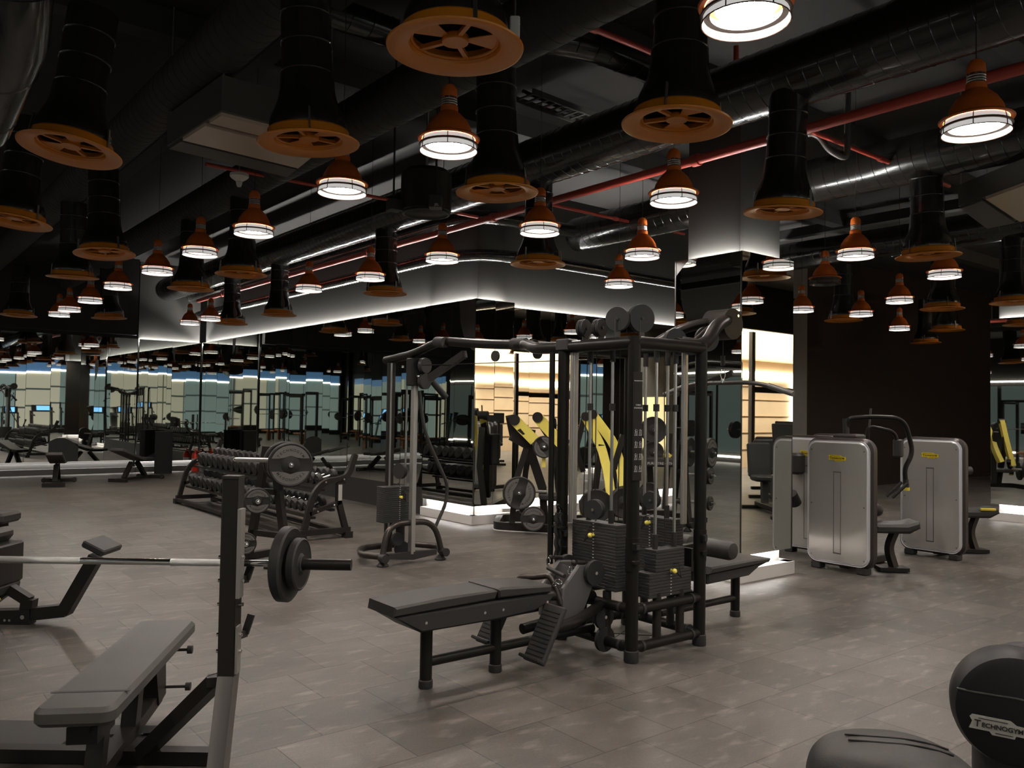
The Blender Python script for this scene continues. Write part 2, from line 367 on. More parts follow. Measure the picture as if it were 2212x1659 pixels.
gx = -10; k = 0
seq = ['tealglass', 'tealglass', 'creamglass', 'tealglass', 'creamglass', 'creamglass', 'tealglass', 'tealglass', 'creamglass']
while gx < 14.2:
    wd = [2.3, 1.5, 2.8][k % 3]
    b = MB(); b.box(gx+wd/2, -5.33, 1.75, wd-0.05, 0.03, 2.9); b.build('lit_pane', seq[k % 9], glz)
    gx += wd; k += 1
b = MB(); b.box(2.2, -5.33, 3.5, 24.4, 0.03, 0.42); b.build('blue_band', 'blueglass', glz)
b = MB(); b.box(2.2, -5.3, 3.24, 24.4, 0.04, 0.07); b.build('light_line', 'led2', glz)
for z in (1.5, 2.4): b = MB(); b.box(2.2, -5.3, z, 24.4, 0.04, 0.09); b.build('transom', 'tealgrey', glz)
sl = MB(); sl.box(-10.43, 1.5, 1.9, 0.06, 13, 3.8); sg = struct(sl.build('wall_side_glazing', 'beam'))
gy = -4.6; k = 0
while gy < 7:
    wd = [1.6, 1.2, 1.9][k % 3]
    b = MB(); b.box(-10.38, gy+wd/2, 1.75, 0.03, wd-0.06, 2.9); b.build('lit_pane', seq[(k+4) % 9], sg)
    gy += wd; k += 1
b = MB(); b.box(-10.36, 1.5, 3.3, 0.03, 12, 0.35); b.build('blue_band', 'blueglass', sg)
for z in (1.5, 2.4): b = MB(); b.box(-10.35, 1.5, z, 0.03, 12, 0.09); b.build('transom', 'greywall', sg)
gy = 7.6
while gy < 20:
    b = MB(); b.box(-10.44, gy+0.9, 1.7, 0.06, 1.7, 2.7); b.build('glow_pane', 'tealgrey', sg); gy += 1.85  # glowing panes added so dark equipment shows in silhouette
b = MB(); b.box(-10.4, 14.5, 3.25, 0.05, 13, 0.05); b.build('light_line', 'led2', sg)
b = MB(); b.box(-10.4, 14.5, 0.2, 0.05, 13, 0.06); b.build('light_line', 'led2', sg)
def area(name, loc, size, energy, col, rot=(0, 0, 0), sy=None):
    l = bpy.data.lights.new(name, 'AREA'); l.energy = energy; l.color = col; l.size = size
    if sy: l.shape = 'RECTANGLE'; l.size_y = sy
    o = bpy.data.objects.new(name, l); COL.objects.link(o); o.location = loc; o.rotation_euler = rot; return o
area('lobby_fill_light', (20.5, -4.3, 4.75), 10.5, 1350, (1, 0.92, 0.8), (0.3, 0, 0), 0.7)  # unseen area light added to brighten the lobby wall
# ceiling beams, trays
for i, y in enumerate((0.6, 3.0, 5.4, 7.8)):
    b = MB(); b.box(8, y, H-0.12, 37, 0.22, 0.24); struct(b.build('trim_%d' % (i+1), 'beam'))
for i, x in enumerate((-3, 0.2, 3.0, 7.4, 10.4, 13.6)):
    b = MB(); b.box(x, 7, H-0.2, 0.18, 24, 0.16); struct(b.build('trim_%d' % (i+5), 'beam'))
# ------------------------------------------------------------------ ducts and pipes
def spiral_duct(pts, r, label, mname='blackduct', step=0.14, rib=0.005):
    t = thing('spiral_duct', label, 'duct', tuple(pts[0]), 0, None); o = Vector(pts[0])
    b = MB(); P = [Vector(p)-o for p in pts]; b.tube(P, r, 28); b.build('casing', mname, t, ang=60)
    rb = MB()
    for a, c in zip(P[:-1], P[1:]):
        L = (c-a).length; dr = (c-a).normalized(); q = dr.to_track_quat('Z', 'Y').to_matrix().to_4x4()
        s = step*0.5
        while s < L:
            mt = Matrix.Translation(a+dr*s) @ q @ Matrix.Rotation(0.12, 4, 'X'); rb.torus(r, rib, mt, seg=28, k=4); s += step
    rb.build('spiral_seam', mname, t); return t
ZD = 4.45
for x, r, y0, y1, lb in ((6.0, 0.27, -3.0, 21.0, 'large black spiral duct running beside the red pipe towards the far mirror wall'),
                         (8.65, 0.25, -3.0, 9.3, 'black spiral duct over the grey strength machines, first right of the red pipe'),
                         (3.8, 0.22, -3.0, 21.0, 'black spiral duct high over the low row bench'),
                         (2.2, 0.2, -2.0, 21.0, 'thin dark spiral duct above the weight tree at upper left'),
                         (13.0, 0.24, -2.0, 8.9, 'rightmost dark spiral duct near the black wall')):
    zz = 4.35 if x == 8.65 else ZD
    spiral_duct([(x, y0, zz), (x, y1, zz)], r, lb, 'mattduct' if x < 5 else 'blackduct')
# tubes that follow the mirror wall and turn the corner
for k, (off, z, r) in enumerate(((0.44, 4.36, 0.1), (0.24, 4.02, 0.09))):
    x = LX-off
    y2 = CY-off
    z = 3.92 if k else z
    pts = fillet([(x, 21.3, z), (x, y2-0.1, z), (8.3, y2-0.1, z), (8.6, y2-0.2, z)], 0.8, 8) if k == 0 else fillet([(x, 21.3, z), (x, y2, z), (15, y2+0.1, z)], 1.3, 8)
    spiral_duct(pts, r, ['upper black flexible duct following the mirror wall round the corner', 'lower black flexible duct following the mirror wall round the corner'][k], 'blackduct', 0.09, 0.004)
spiral_duct([W(630, -5, 4.95), W(870, 80, 4.95), W(1130, 72, 4.95), W(1290, 105, 4.95), W(1430, 160, 4.95)], 0.13, 'black flexible duct at top centre passing behind the largest fan cowl', 'blackduct', 0.2, 0.004)
spiral_duct([D(5, -170, 3.5)+Vector((0, 0, 1.6)), D(5, -170, 3.5), D(-5, 60, 3.9), D(-70, 250, 4.6)], 0.22, 'thick glinting black duct in the upper left corner', 'blackduct', 0.5, 0.006)
def pipe(name, label, pts, r, m, cat='pipe', joints=None):
    o = Vector(pts[0]); t = thing(name, label, cat, tuple(o))
    b = MB(); b.tube([Vector(p)-o for p in pts], r, 12); b.build('tube', m, t)
    P = [Vector(p) for p in pts]; dr = (P[1]-P[0]); n = max(1, int(dr.length/3))
    for i in range(n):
        c = MB(); q = P[0]+dr*((i+0.5)/n); c.cyl(q-o-dr.normalized()*0.04, q-o+dr.normalized()*0.04, r*1.35, 12); c.build('coupling', m, t)
    return t
pipe('sprinkler_pipe', 'long red sprinkler pipe running beside the large black duct', [(6.43, -3, 4.13), (6.43, 20, 4.13)], 0.045, 'redpipe')
for k, (x0, x1, y, z) in enumerate(((3.0, 6.7, 9.2, 4.3), (6.7, 9.6, 8.0, 4.3), (6.7, 9.8, 4.3, 4.3), (6.7, 10, 12.2, 4.2))):
    if k == 3: continue
    pipe('branch_pipe', ['thin red branch pipe crossing behind the small ceiling speaker', 'thin red branch pipe ending short of the grey fascia left of the column', 'thin red branch pipe right of the black-ducted fan beside the column'][k], [(x0, y, z), (x1, y, z)], 0.022, 'redpipe')
pipe('overhead_pipe', 'thin red pipe high at top centre crossing toward the red sprinkler riser', [D(1080, -20, 6.0), D(1450, 130, 7.2), D(1600, 190, 7.8)], 0.025, 'redpipe')
pipe('sprinkler_riser', 'short upright red pipe stub at top right of centre', [D(1590, 100, 7.8), D(1590, 188, 7.8)], 0.025, 'redpipe')
pipe('conduit', 'grey kinked drain hose by the ducted fan right of centre', fillet([D(1735, 283, 8), D(1770, 292, 8), D(1790, 325, 8), D(1830, 345, 8), D(1832, 345, 8.02)+Vector((0, 0, 1.2))], 0.08), 0.03, 'greybox', 'hose')
# cable tray
ct = thing('cable_tray', 'grey ladder cable tray hanging over the cable station', 'cable tray', tuple(W(1130, 205, 4.9)))
o = W(1130, 205, 4.9); pa = W(1130, 205, 4.9)-o; pb = W(1345, 285, 4.9)-o; dv = (pb-pa); nn = Vector((-dv.y, dv.x, 0)).normalized()*0.14
b = MB(); b.bar(pa-nn, pb-nn, 0.02, 0.06).bar(pa+nn, pb+nn, 0.02, 0.06)
b.build('side_rail', 'greybox', ct); b = MB()
for i in range(14): c = pa+dv*((i+0.5)/14); b.bar(c-nn, c+nn, 0.03, 0.012)
b.build('rungs', 'greybox', ct)
b = MB(); b.tube(fillet([pa+Vector((0, 0, 0.04)), (pa+pb)/2+Vector((0.05, 0.1, 0.05)), pb+Vector((0, 0, 0.03)), W(1420, 300, 4.9)-o], 0.3), 0.02, 8); b.build('cable_bundle', 'frame', ct)
# ceiling cassettes
def ac_unit(corners, z, h, label):
    P = [W(px, py, z) for px, py in corners]; o = sum(P, Vector())/4; P = [p-o for p in P]
    t = thing('air_conditioning_unit', label, 'air conditioner', tuple(o)); b = MB()
    out = [(p.x, p.y) for p in P]; b.prism(out, h, T(0, 0, 0.0)); b.build('housing', 'greybox', t)
    def rect(a0, a1, m, nm):
        a, bq, c, d = P; q = [a.lerp(bq, a0), a.lerp(bq, a1), d.lerp(c, a1), d.lerp(c, a0)]
        q = [v*0.97 for v in q]; k = MB(); k.prism([(v.x, v.y) for v in q], 0.03, T(0, 0, -0.03)); k.build(nm, m, t)
    rect(0.28, 0.7, 'beige', 'access_panel'); rect(0.78, 0.98, 'beige', 'access_panel'); rect(0.0, 0.24, 'greybox', 'grille')
    b = MB()
    for p in P: b.cyl((p.x*0.96, p.y*0.96, h), (p.x*0.96, p.y*0.96, 5.2-z), 0.008, 8)
    b.build('hanger_rod', 'steel', t); return t
ac_unit([(360, 315), (478, 238), (720, 300), (622, 378)][::1], 3.95, 0.28, 'suspended grey air handling unit with beige underside at upper left')
ac_unit([(2070, 445), (2300, 360), (2420, 430), (2130, 490)], 3.85, 0.22, 'suspended grey air handling unit at the right edge')
# loudspeakers on the ceiling
p = D(920, 462, 7.7); t = thing('ceiling_subwoofer', 'black round drum loudspeaker hanging left of centre', 'loudspeaker', tuple(p))
b = MB(); b.lathe([(0.2, 0.0), (0.235, 0.02), (0.235, 0.36), (0.2, 0.4)], 28); b.build('body', 'frame', t)
b = MB(); b.torus(0.21, 0.012, T(0, 0, 0)); b.build('rim', 'grey_frame', t)
b = MB(); b.cyl((0, 0, 0.4), (0, 0, H-p.z), 0.012, 8); b.build('hanger_rod', 'steel', t)
p = D(941, 437, 7.3); t = thing('box_speaker', 'small grey box loudspeaker with white mark in front of the drum loudspeaker', 'loudspeaker', tuple(p), -A)
b = MB(); b.slab(0.11, 0.12, 0.11, 0.01, 0.004, T(0, 0, -0.055)); b.build('speaker_body', 'grey_frame', t)
b = text_mb('JBL', 0.03, 0.0005, T(0.015, -0.062, -0.035, rx=PI/2)); b.build('logo', 'label', t)
b = MB(); b.cyl((0, 0.02, 0.05), (0, 0.02, H-p.z), 0.01, 8); b.build('bracket', 'frame', t)
p = D(852, 444, 7.6); t = thing('box_speaker', 'dim grey box loudspeaker left of the drum loudspeaker', 'loudspeaker', tuple(p), -A+0.6)
b = MB(); b.slab(0.12, 0.12, 0.1, 0.01, 0.004, T(0, 0, -0.05)); b.build('speaker_body', 'grey_frame', t)
b = MB(); b.cyl((0, 0.02, 0.05), (0, 0.02, H-p.z), 0.01, 8); b.build('bracket', 'frame', t)
p = D(517, 380, 9.0); t = thing('smoke_detector', 'white mushroom-shaped detector hanging at upper left', 'detector', tuple(p))
b = MB(); b.lathe([(0.02, -0.12), (0.03, -0.1), (0.035, -0.06), (0.08, -0.03), (0.1, -0.01), (0.1, 0.02)], 20); b.build('cap', 'white', t)
b = MB(); b.cyl((0, 0, 0.02), (0, 0, H-p.z), 0.008, 8); b.build('stem', 'steel', t)
# ------------------------------------------------------------------ fan cowls
FANG = 'orange fan cowls on black ducts'
def make_fan():
    t = thing('fan_cowl', '', 'fan', (0, 0, 0), 0, FANG)
    b = MB(); b.lathe([(0.205, 0.035), (0.21, 0.02), (0.3, -0.004), (0.312, 0.0), (0.315, 0.008), (0.306, 0.014), (0.255, 0.028), (0.25, 0.075), (0.24, 0.085), (0.205, 0.08), (0.205, 0.035)], 48, None, False, False); b.build('flange', 'orange', t)
    b = MB(); b.lathe([(0.06, 0.03), (0.062, 0.035), (0.062, 0.06), (0.05, 0.07)], 24)
    b.torus(0.2, 0.008, T(0, 0, 0.045))
    for k in range(5):
        a = 2*PI*k/5
        if k in (1, 3): 
            out = [(0.055*math.cos(a-0.3), 0.055*math.sin(a-0.3)), (0.2*math.cos(a-0.42), 0.2*math.sin(a-0.42)), (0.203*math.cos(a), 0.203*math.sin(a)), (0.2*math.cos(a+0.42), 0.2*math.sin(a+0.42)), (0.055*math.cos(a+0.3), 0.055*math.sin(a+0.3))]
            b.prism(out, 0.004, T(0, 0, 0.045))
        else: b.bar((0.05*math.cos(a), 0.05*math.sin(a), 0.048), (0.205*math.cos(a), 0.205*math.sin(a), 0.048), 0.022, 0.02)
    b.build('spoked_grille', 'orange', t)
    b = MB(); b.lathe([(0.234, 0.075), (0.24, 0.11), (0.232, 0.15), (0.205, 0.21), (0.182, 0.27), (0.17, 0.33), (0.164, 0.43)], 36, None, False, False); b.build('bell', 'blackduct', t)
    b = MB(); b.lathe([(0.155, 0.42), (0.155, 0.97)], 28, None, False, True)
    for z in (0.44, 0.62, 0.8): b.torus(0.157, 0.007, T(0, 0, z), k=6)
    b.build('duct', 'blackduct', t)
    for a in (0.4, 2.5, 4.6): b = MB(); b.bar((0.262*math.cos(a), 0.262*math.sin(a), 0.03), (0.25*math.cos(a), 0.25*math.sin(a), 0.16), 0.018, 0.006); b.build('clip', 'steel', t)
    return t
fan0 = make_fan(); used = [False]
ZF = 3.3
FANS = [ # px, py, label
 (983, 107, 'largest orange fan cowl, nearest the camera at top centre', 0.02, 0.0), (151, 327, 'orange fan cowl at upper left, tilted down to the right', 0.05, 0.1), (667, 312, 'orange fan cowl left of centre, beside the suspended air handling unit', 0, 0.04),
 (1074, 418, 'orange fan cowl with a white glint on its black bell, behind the near caged lamp', 0, -.02), (1461, 272, 'glossy orange fan cowl under a shiny bell, right of top centre', 0, -0.03), (1690, 461, 'orange fan cowl directly in front of the square mirrored column', 0, -.05),
 (2005, 555, 'orange fan cowl at upper right under the air handling unit', 0, -0.03), (1162, 572, 'orange fan cowl just above the inner corner of the mirror wall', 0, 0), (832, 635, 'orange fan cowl in front of the long bright cove, left of the corner pier', 0, 0),
 (521, 594, 'bright orange fan cowl with a lit dome, second of the pair above the rack', 0, 0), (412, 625, 'bright orange fan cowl left of and behind the one with the lit dome', 0, 0), (602, 681, 'small orange fan cowl close to the long bright cove', 0, 0),
 (226, 550, 'dim orange fan cowl at left, third from the left edge', 0.03, 0.06), (157, 600, 'dim orange fan cowl at left, just behind and below its twin', 0.02, .05), (30, 480, 'dim orange fan cowl cut by the left edge', 0.03, 0.08),
 (40, 682, 'small dim orange fan cowl low at the left edge', 0, .03), (236, 688, 'small dim orange fan cowl before the far mirror wall', 0, .03), (500, 700, 'small dark fan cowl above the bright corner of the far coves', 0, 0),
 (2035, 668, 'orange fan cowl at right, under the near caged lamp in front of the black wall', 0, 0), (1822, 693, 'orange fan cowl above the panelled machines before the black wall', 0, 0), (2045, 714, 'small orange fan cowl far right before the black wall', 0, 0),
 (2190, 655, 'orange fan cowl cut by the right edge', 0, 0), (2000, 741, 'tiny far orange fan cowl before the black wall', 0, 0)]
def put_fan(x, y, label, a=0, b=0):
    f = fan0 if not used[0] else copy_tree(fan0); used[0] = True
    f.location = (x, y, ZF); f.rotation_euler = (a, b, random.uniform(0, 6)); f['label'] = label
for px, py, lb, a, b in FANS:
    q = W(px, py, ZF); put_fan(q.x, q.y, lb, b*math.cos(A), b)
for k, (x, y) in enumerate(((2.2, -1.5), (6.0, 0.4), (6.0, -2.4), (8.65, 0.8), (11.5, 1.5), (11.5, -2.0), (15.5, 0.5), (18.5, 2.0), (3.8, 0.0), (-2, 6), (-3.5, 11), (-1, 15))):
    put_fan(x, y, 'orange fan cowl behind the camera, seen only in the mirrors')
p = D(1112, 56, 3.95); t = thing('junction_box', 'small white box beside the largest fan cowl', 'box', tuple(p), -A)
b = MB(); b.slab(0.05, 0.05, 0.1, 0.01, 0.004, T(0, 0, -0.06)); b.build('body', 'white', t)
b = MB(); b.cyl((0, 0.0, 0.03), (0, 0, H-p.z), 0.006, 8); b.build('stem', 'steel', t)
# ------------------------------------------------------------------ caged lamps
def make_lamp(lit=True):
    t = thing('pendant_lamp', '', 'lamp', (0, 0, 0), 0, 'orange caged pendant lamps')
    b = MB(); b.lathe([(0.172, 0.075), (0.195, 0.07), (0.2, 0.078), (0.19, 0.088), (0.155, 0.1), (0.14, 0.15), (0.11, 0.2), (0.075, 0.235), (0.058, 0.25), (0.056, 0.285), (0.05, 0.29)], 32, None, False, True); b.build('lamp_shade', 'orange_m', t)
    b = MB()
    for k in range(8):
        a = 2*PI*k/8; b.cyl((0.045*math.cos(a), 0.045*math.sin(a), 0.285), (0.045*math.cos(a), 0.045*math.sin(a), 0.35), 0.005, 6)
    for z in (0.3, 0.315, 0.33): b.torus(0.047, 0.005, T(0, 0, z), seg=16, k=6)
    b.lathe([(0.025, 0.28), (0.025, 0.36)], 10); b.build('cooling_cage', 'steel', t)
    b = MB(); b.lathe([(0.05, 0.345), (0.052, 0.36), (0.048, 0.4), (0.03, 0.425), (0.008, 0.432)], 20); b.build('cap', 'orange_m', t)
    b = MB(); b.lathe([(0.168, 0.075), (0.176, 0.035), (0.182, 0.0), (0.18, 0.0), (0.174, 0.035), (0.166, 0.075)], 32, None, False, False); b.build('glass_skirt', 'skirt' if lit else 'unlit', t)
    b = MB(); b.lathe([(0.001, 0.05), (0.128, 0.052), (0.128, 0.058), (0.001, 0.06)], 28); b.build('lens', 'lens' if lit else 'unlit', t)
    b = MB(); b.lathe([(0.148, 0.034), (0.186, 0.032), (0.19, 0.038), (0.186, 0.044), (0.148, 0.042), (0.148, 0.034)], 36, None, False, False).torus(0.184, 0.003, T(0, 0, 0.0))
    for k in range(6):
        a = 2*PI*k/6; b.tube([(0.175*math.cos(a), 0.175*math.sin(a), 0.075), (0.184*math.cos(a), 0.184*math.sin(a), 0.038), (0.186*math.cos(a), 0.186*math.sin(a), -0.002)], 0.003, 5)
    b.build('wire_guard', 'wire', t)
    b = MB(); b.cyl((0, 0, 0.43), (0, 0, H-ZF-0.02), 0.0028, 6); b.build('suspension', 'frame', t)
    return t
lamp0 = make_lamp(True); lampU = make_lamp(False); usedl = [False]
ROWA = [(1611, 38), (969, 320), (739, 413), (548, 503), (432, 548), (340, 588), (255, 621), (195, 651), (150, 670), (128, 681)]
ROWB = [(2109, 280), (1455, 433), (1166, 500), (955, 561), (800, 601), (667, 626), (455, 690), (410, 699)]
ROWC = [(1387, 553, 'lit orange caged lamp hanging left of the square mirrored column'), (1337, 616, 'lit orange caged lamp below and left of the one beside the column'), (1848, 553, 'lit orange caged lamp right of the column, by the spiral duct'),
        (2040, 596, 'lit orange caged lamp under the upper right fan cowl'), (1943, 651, 'lit orange caged lamp alone against the black wall'), (1860, 680, 'small lit caged lamp beside a fan cowl over the panelled machines'), (1732, 671, 'lit caged lamp half hidden behind the right edge of the column'),
        (1943, 711, 'smallest lit caged lamp against the black wall')]
def put_lamp(x, y, label):
    f = lamp0 if not usedl[0] else copy_tree(lamp0); usedl[0] = True
    f.location = (x, y, ZF); f.rotation_euler = (0, 0, random.uniform(0, 6)); f['label'] = label
for i, (px, py) in enumerate(ROWA): q = W(px, py, ZF+0.02); put_lamp(q.x, q.y, 'lit orange caged lamp, %s%s in the long row left of centre' % (ORD[i], ' from the camera' if i else ' the camera'))
for i, (px, py) in enumerate(ROWB): q = W(px, py, ZF+0.02); put_lamp(q.x, q.y, 'lit orange caged lamp, %s%s in the row beside the corner mirror wall' % (ORD[i], ' from the camera' if i else ' the camera'))
for px, py, lb in ROWC: q = W(px, py, ZF+0.02); put_lamp(q.x, q.y, lb)
q = W(1782, 614, ZF+0.02); lampU.location = q; lampU['label'] = 'unlit orange caged lamp with a dark glass skirt, right of the column'
for x, y in ((2.95, 0.6), (2.95, -1.0), (2.95, -2.6), (5.05, -1.2), (0.3, 1.8), (-1.6, 4.2), (-0.2, 8), (0, 12), (-0.5, 16), (7.3, 0.8), (8, -1.0), (10.5, 2.5), (10.5, 0), (12.3, 2.8), (12.3, 0.5), (16, 3), (16, 0), (19, 2.5), (-3, 3), (-3.4, 8), (-4, 13), (-2, -1.5), (19, 7), (22.5, 5)):  # lamps added out of view to light the floor and fill reflections
    put_lamp(x, y, 'orange caged lamp behind the camera, added for floor light and mirror reflections')
# ================================================================== cable station (tower + bench row + lat side + crossover)
JX, JY = 4.46, 4.19
S = thing('cable_station', 'big black multi-gym cable station with weight stacks, low row bench and crossover arm, standing mid-floor', 'multi-gym', (JX, JY, 0))
def stack(parent, cx, cy, w, d, z0, n, th, axis='y', name='weight_stack', pin=0.0, pinside=-1):
    """selectorised stack; its wide face runs along axis"""
    sx, sy = (d, w) if axis == 'y' else (w, d)
    b = MB()
    for k in range(n): b.slab(sx, sy, th-0.002, 0.006, 0.0022, T(cx, cy, z0+k*th), n=2)
    o = b.build(name, 'iron', parent)
    q = MB()
    for k in range(n):
        z = z0+k*th+th*0.45
        if axis == 'y': q.box(cx+pinside*(sx/2+0.001), cy, z, 0.004, 0.012, 0.006)
        else: q.box(cx, cy+pinside*(sy/2+0.001), z, 0.012, 0.004, 0.006)
    q.build('number_scale', 'label', o)
    zt = z0+n*th*(1-pin)
    q = MB()
    if axis == 'y': q.cyl((cx+pinside*sx/2, cy, zt), (cx+pinside*(sx/2+0.02), cy, zt), 0.011, 12).ball((cx+pinside*(sx/2+0.032), cy, zt), 0.018)
    else: q.cyl((cx, cy+pinside*sy/2, zt), (cx, cy+pinside*(sy/2+0.02), zt), 0.011, 12).ball((cx, cy+pinside*(sy/2+0.032), zt), 0.018)
    q.build('selector_pin', 'yellow', o)
    q = MB()
    if axis == 'y': q.tube([(cx+pinside*(sx/2+0.03), cy+0.01, zt), (cx+pinside*(sx/2+0.04), cy+0.05, zt-0.05), (cx+pinside*(sx/2+0.02), cy+0.04, zt+0.04), (cx, cy+0.03, z0+n*th+0.01)], 0.004, 6)
    else: q.tube([(cx+0.01, cy+pinside*(sy/2+0.03), zt), (cx+0.05, cy+pinside*(sy/2+0.05), zt-0.05), (cx+0.045, cy+pinside*(sy/2+0.03), zt+0.05), (cx+0.02, cy, z0+n*th+0.03)], 0.005, 6)
    q.build('pin_cord', 'frame', o)
    return o
def pulley(b, c, ax, r, t=0.022):
    c = Vector(c); ax = Vector(ax).normalized(); q = ax.to_track_quat('Z', 'Y').to_matrix().to_4x4()
    b.lathe([(r*0.99, -t/2), (r, -t*0.3), (r*0.93, 0), (r, t*0.3), (r*0.99, t/2)], 28, Matrix.Translation(c) @ q)
def pbolt(b, c, ax, off=0.014, r=0.011):
    c = Vector(c); ax = Vector(ax).normalized(); b.cyl(c-ax*off, c+ax*off, r, 10)
h2 = 0.35; HT = 2.16
for i, (sx, sy) in enumerate(((-1, -1), (1, -1), (-1, 1), (1, 1))):
    b = MB(); b.cyl((sx*h2, sy*h2, 0.03), (sx*h2, sy*h2, HT), 0.043, 24); p = b.build('upright', 'frame_gloss', S)
    b = MB(); b.lathe([(0.046, 0), (0.05, 0.008), (0.049, 0.075), (0.044, 0.08)], 24, T(sx*h2, sy*h2, 0)); b.build('foot_cap', 'plastic', p)
for z in (0.09, 0.34):
    for (x0, y0, x1, y1) in ((-1, -1, 1, -1), (-1, 1, 1, 1), (-1, -1, -1, 1), (1, -1, 1, 1)):
        b = MB(); b.cyl((x0*h2, y0*h2, z), (x1*h2, y1*h2, z), 0.034, 20); r = b.build('lower_rail', 'frame_gloss', S)
        c = MB(); d = Vector((x1-x0, y1-y0, 0)).normalized()
        for e, sgn in ((Vector((x0*h2, y0*h2, z)), 1), (Vector((x1*h2, y1*h2, z)), -1)):
            c.cyl(e+d*sgn*0.085, e+d*sgn*0.105, 0.038, 20)
        c.build('clamp_ring', 'plastic', r)
for (x0, y0, x1, y1) in ((-1, -1, 1, -1), (-1, 1, 1, 1), (-1, -1, -1, 1), (1, -1, 1, 1)):
    b = MB(); b.cyl((x0*h2, y0*h2, 2.12), (x1*h2, y1*h2, 2.12), 0.045, 20); b.build('top_rail', 'frame_gloss', S)
# stack supports (short posts between the rails, feet under the stacks)
for (x, y) in ((-0.33, -0.1), (-0.33, 0.14), (-0.08, -0.33), (0.16, -0.33), (0.33, -0.1), (0.33, 0.16)):
    b = MB(); b.cyl((x, y, 0.09), (x, y, 0.42), 0.03, 16); b.build('stack_support', 'frame', S)
    b = MB()
stack(S, -0.29, 0.02, 0.44, 0.12, 0.43, 21, 0.0215, 'y', pin=0.2)
stack(S, 0.04, -0.29, 0.44, 0.12, 0.39, 8, 0.0215, 'x', pin=0.0, name='weight_stack')
b = MB()
for k in range(7): b.slab(0.3, 0.11, 0.0195, 0.006, 0.0022, T(0.04, -0.29, 0.562+k*0.0215), n=2)
b.build('lifted_plates', 'iron', S)
stack(S, 0.29, 0.02, 0.44, 0.12, 0.43, 22, 0.0205, 'y', pin=0.1)
def rods(x0, y0, x1, y1, zb, zt=2.08):
    for x, y in ((x0, y0), (x1, y1)):
        b = MB(); b.cyl((x, y, zb), (x, y, zt), 0.0115, 12); r = b.build('guide_rod', 'steel', S)
        for za, zc_, ra in ((zb-0.01, zb+0.09, 0.02), (1.66, 1.71, 0.022), (2.0, 2.1, 0.02)): b = MB(); b.cyl((x, y, za), (x, y, zc_), ra, 12); b.build('rubber_stop', 'rubber', r)
rods(-0.29, -0.09, -0.29, 0.13, 0.88); rods(-0.06, -0.29, 0.14, -0.29, 0.72); rods(0.29, -0.09, 0.29, 0.13, 0.88)
# aluminium shrouds behind the stacks
for x, y, w in ((-0.33, 0.26, 0.05), (0.3, -0.24, 0.03)):
    b = MB(); b.slab(0.045, w, 1.25, 0.006, 0.002, T(x, y, 0.85)); b.slab(0.012, w*0.5, 1.25, 0.002, 0, T(x-0.024, y, 0.85)); b.build('track_column', 'alu', S)
# pulleys and cables
for c, ax, r in (((-0.37, 0.0, 0.97), (1, 0.3, 0), 0.07), ((0.03, -0.29, 0.98), (1, 0.4, 0), 0.0), ((0.24, 0.02, 1.0), (1, 0.3, 0), 0.065)):
    if r:
        b = MB(); pulley(b, c, ax, r); d = Vector(ax).normalized()*0.03; pulley(b, Vector(c)+d, ax, r); p = b.build('pulley', 'plastic', S)
        b = MB(); pbolt(b, c, ax, 0.02); b.build('pulley_bolt', 'chrome', p)
for c, ax, r in (((-0.32, 0.16, 2.25), (-0.2, 1, 0), 0.065), ((-0.27, 0.05, 2.25), (-0.2, 1, 0), 0.065), ((-0.28, -0.12, 2.3), (1, 0.5, 0), 0.085), ((-0.12, -0.2, 2.31), (0.3, 1, 0), 0.1), ((0.42, -0.05, 2.2), (0.4, 1, 0), 0.09)):
    b = MB(); pulley(b, c, ax, r); d = Vector(ax).normalized()*0.03; pulley(b, Vector(c)+d, ax, r*0.98); p = b.build('pulley', 'plastic', S)
    b = MB(); pbolt(b, c, ax, 0.02); b.bar((c[0], c[1], 2.12), c, 0.05, 0.012); b.build('pulley_bracket', 'grey_frame', p)
b = MB()
for pts in ([(-0.27, -0.14, 0.9), (-0.25, -0.12, 2.15)], [(-0.24, -0.2, 0.4), (-0.24, -0.2, 2.15)], [(-0.31, 0.05, 0.98), (-0.3, 0.06, 2.2)], [(0.04, -0.29, 0.75), (0.04, -0.27, 2.1)], [(0.29, 0.02, 1.05), (0.29, 0.0, 2.1)], [(-0.2, 0.3, 0.1), (-0.16, 0.3, 2.1)], [(-0.1, 0.28, 0.1), (-0.13, 0.28, 2.1)],
            [(-0.34, -0.05, 0.03), (0.3, 0.2, 0.05)], [(-0.34, 0.1, 0.1), (0.2, -0.2, 0.05)]): b.tube(pts, 0.0035, 6)
b.build('cables', 'frame', S)
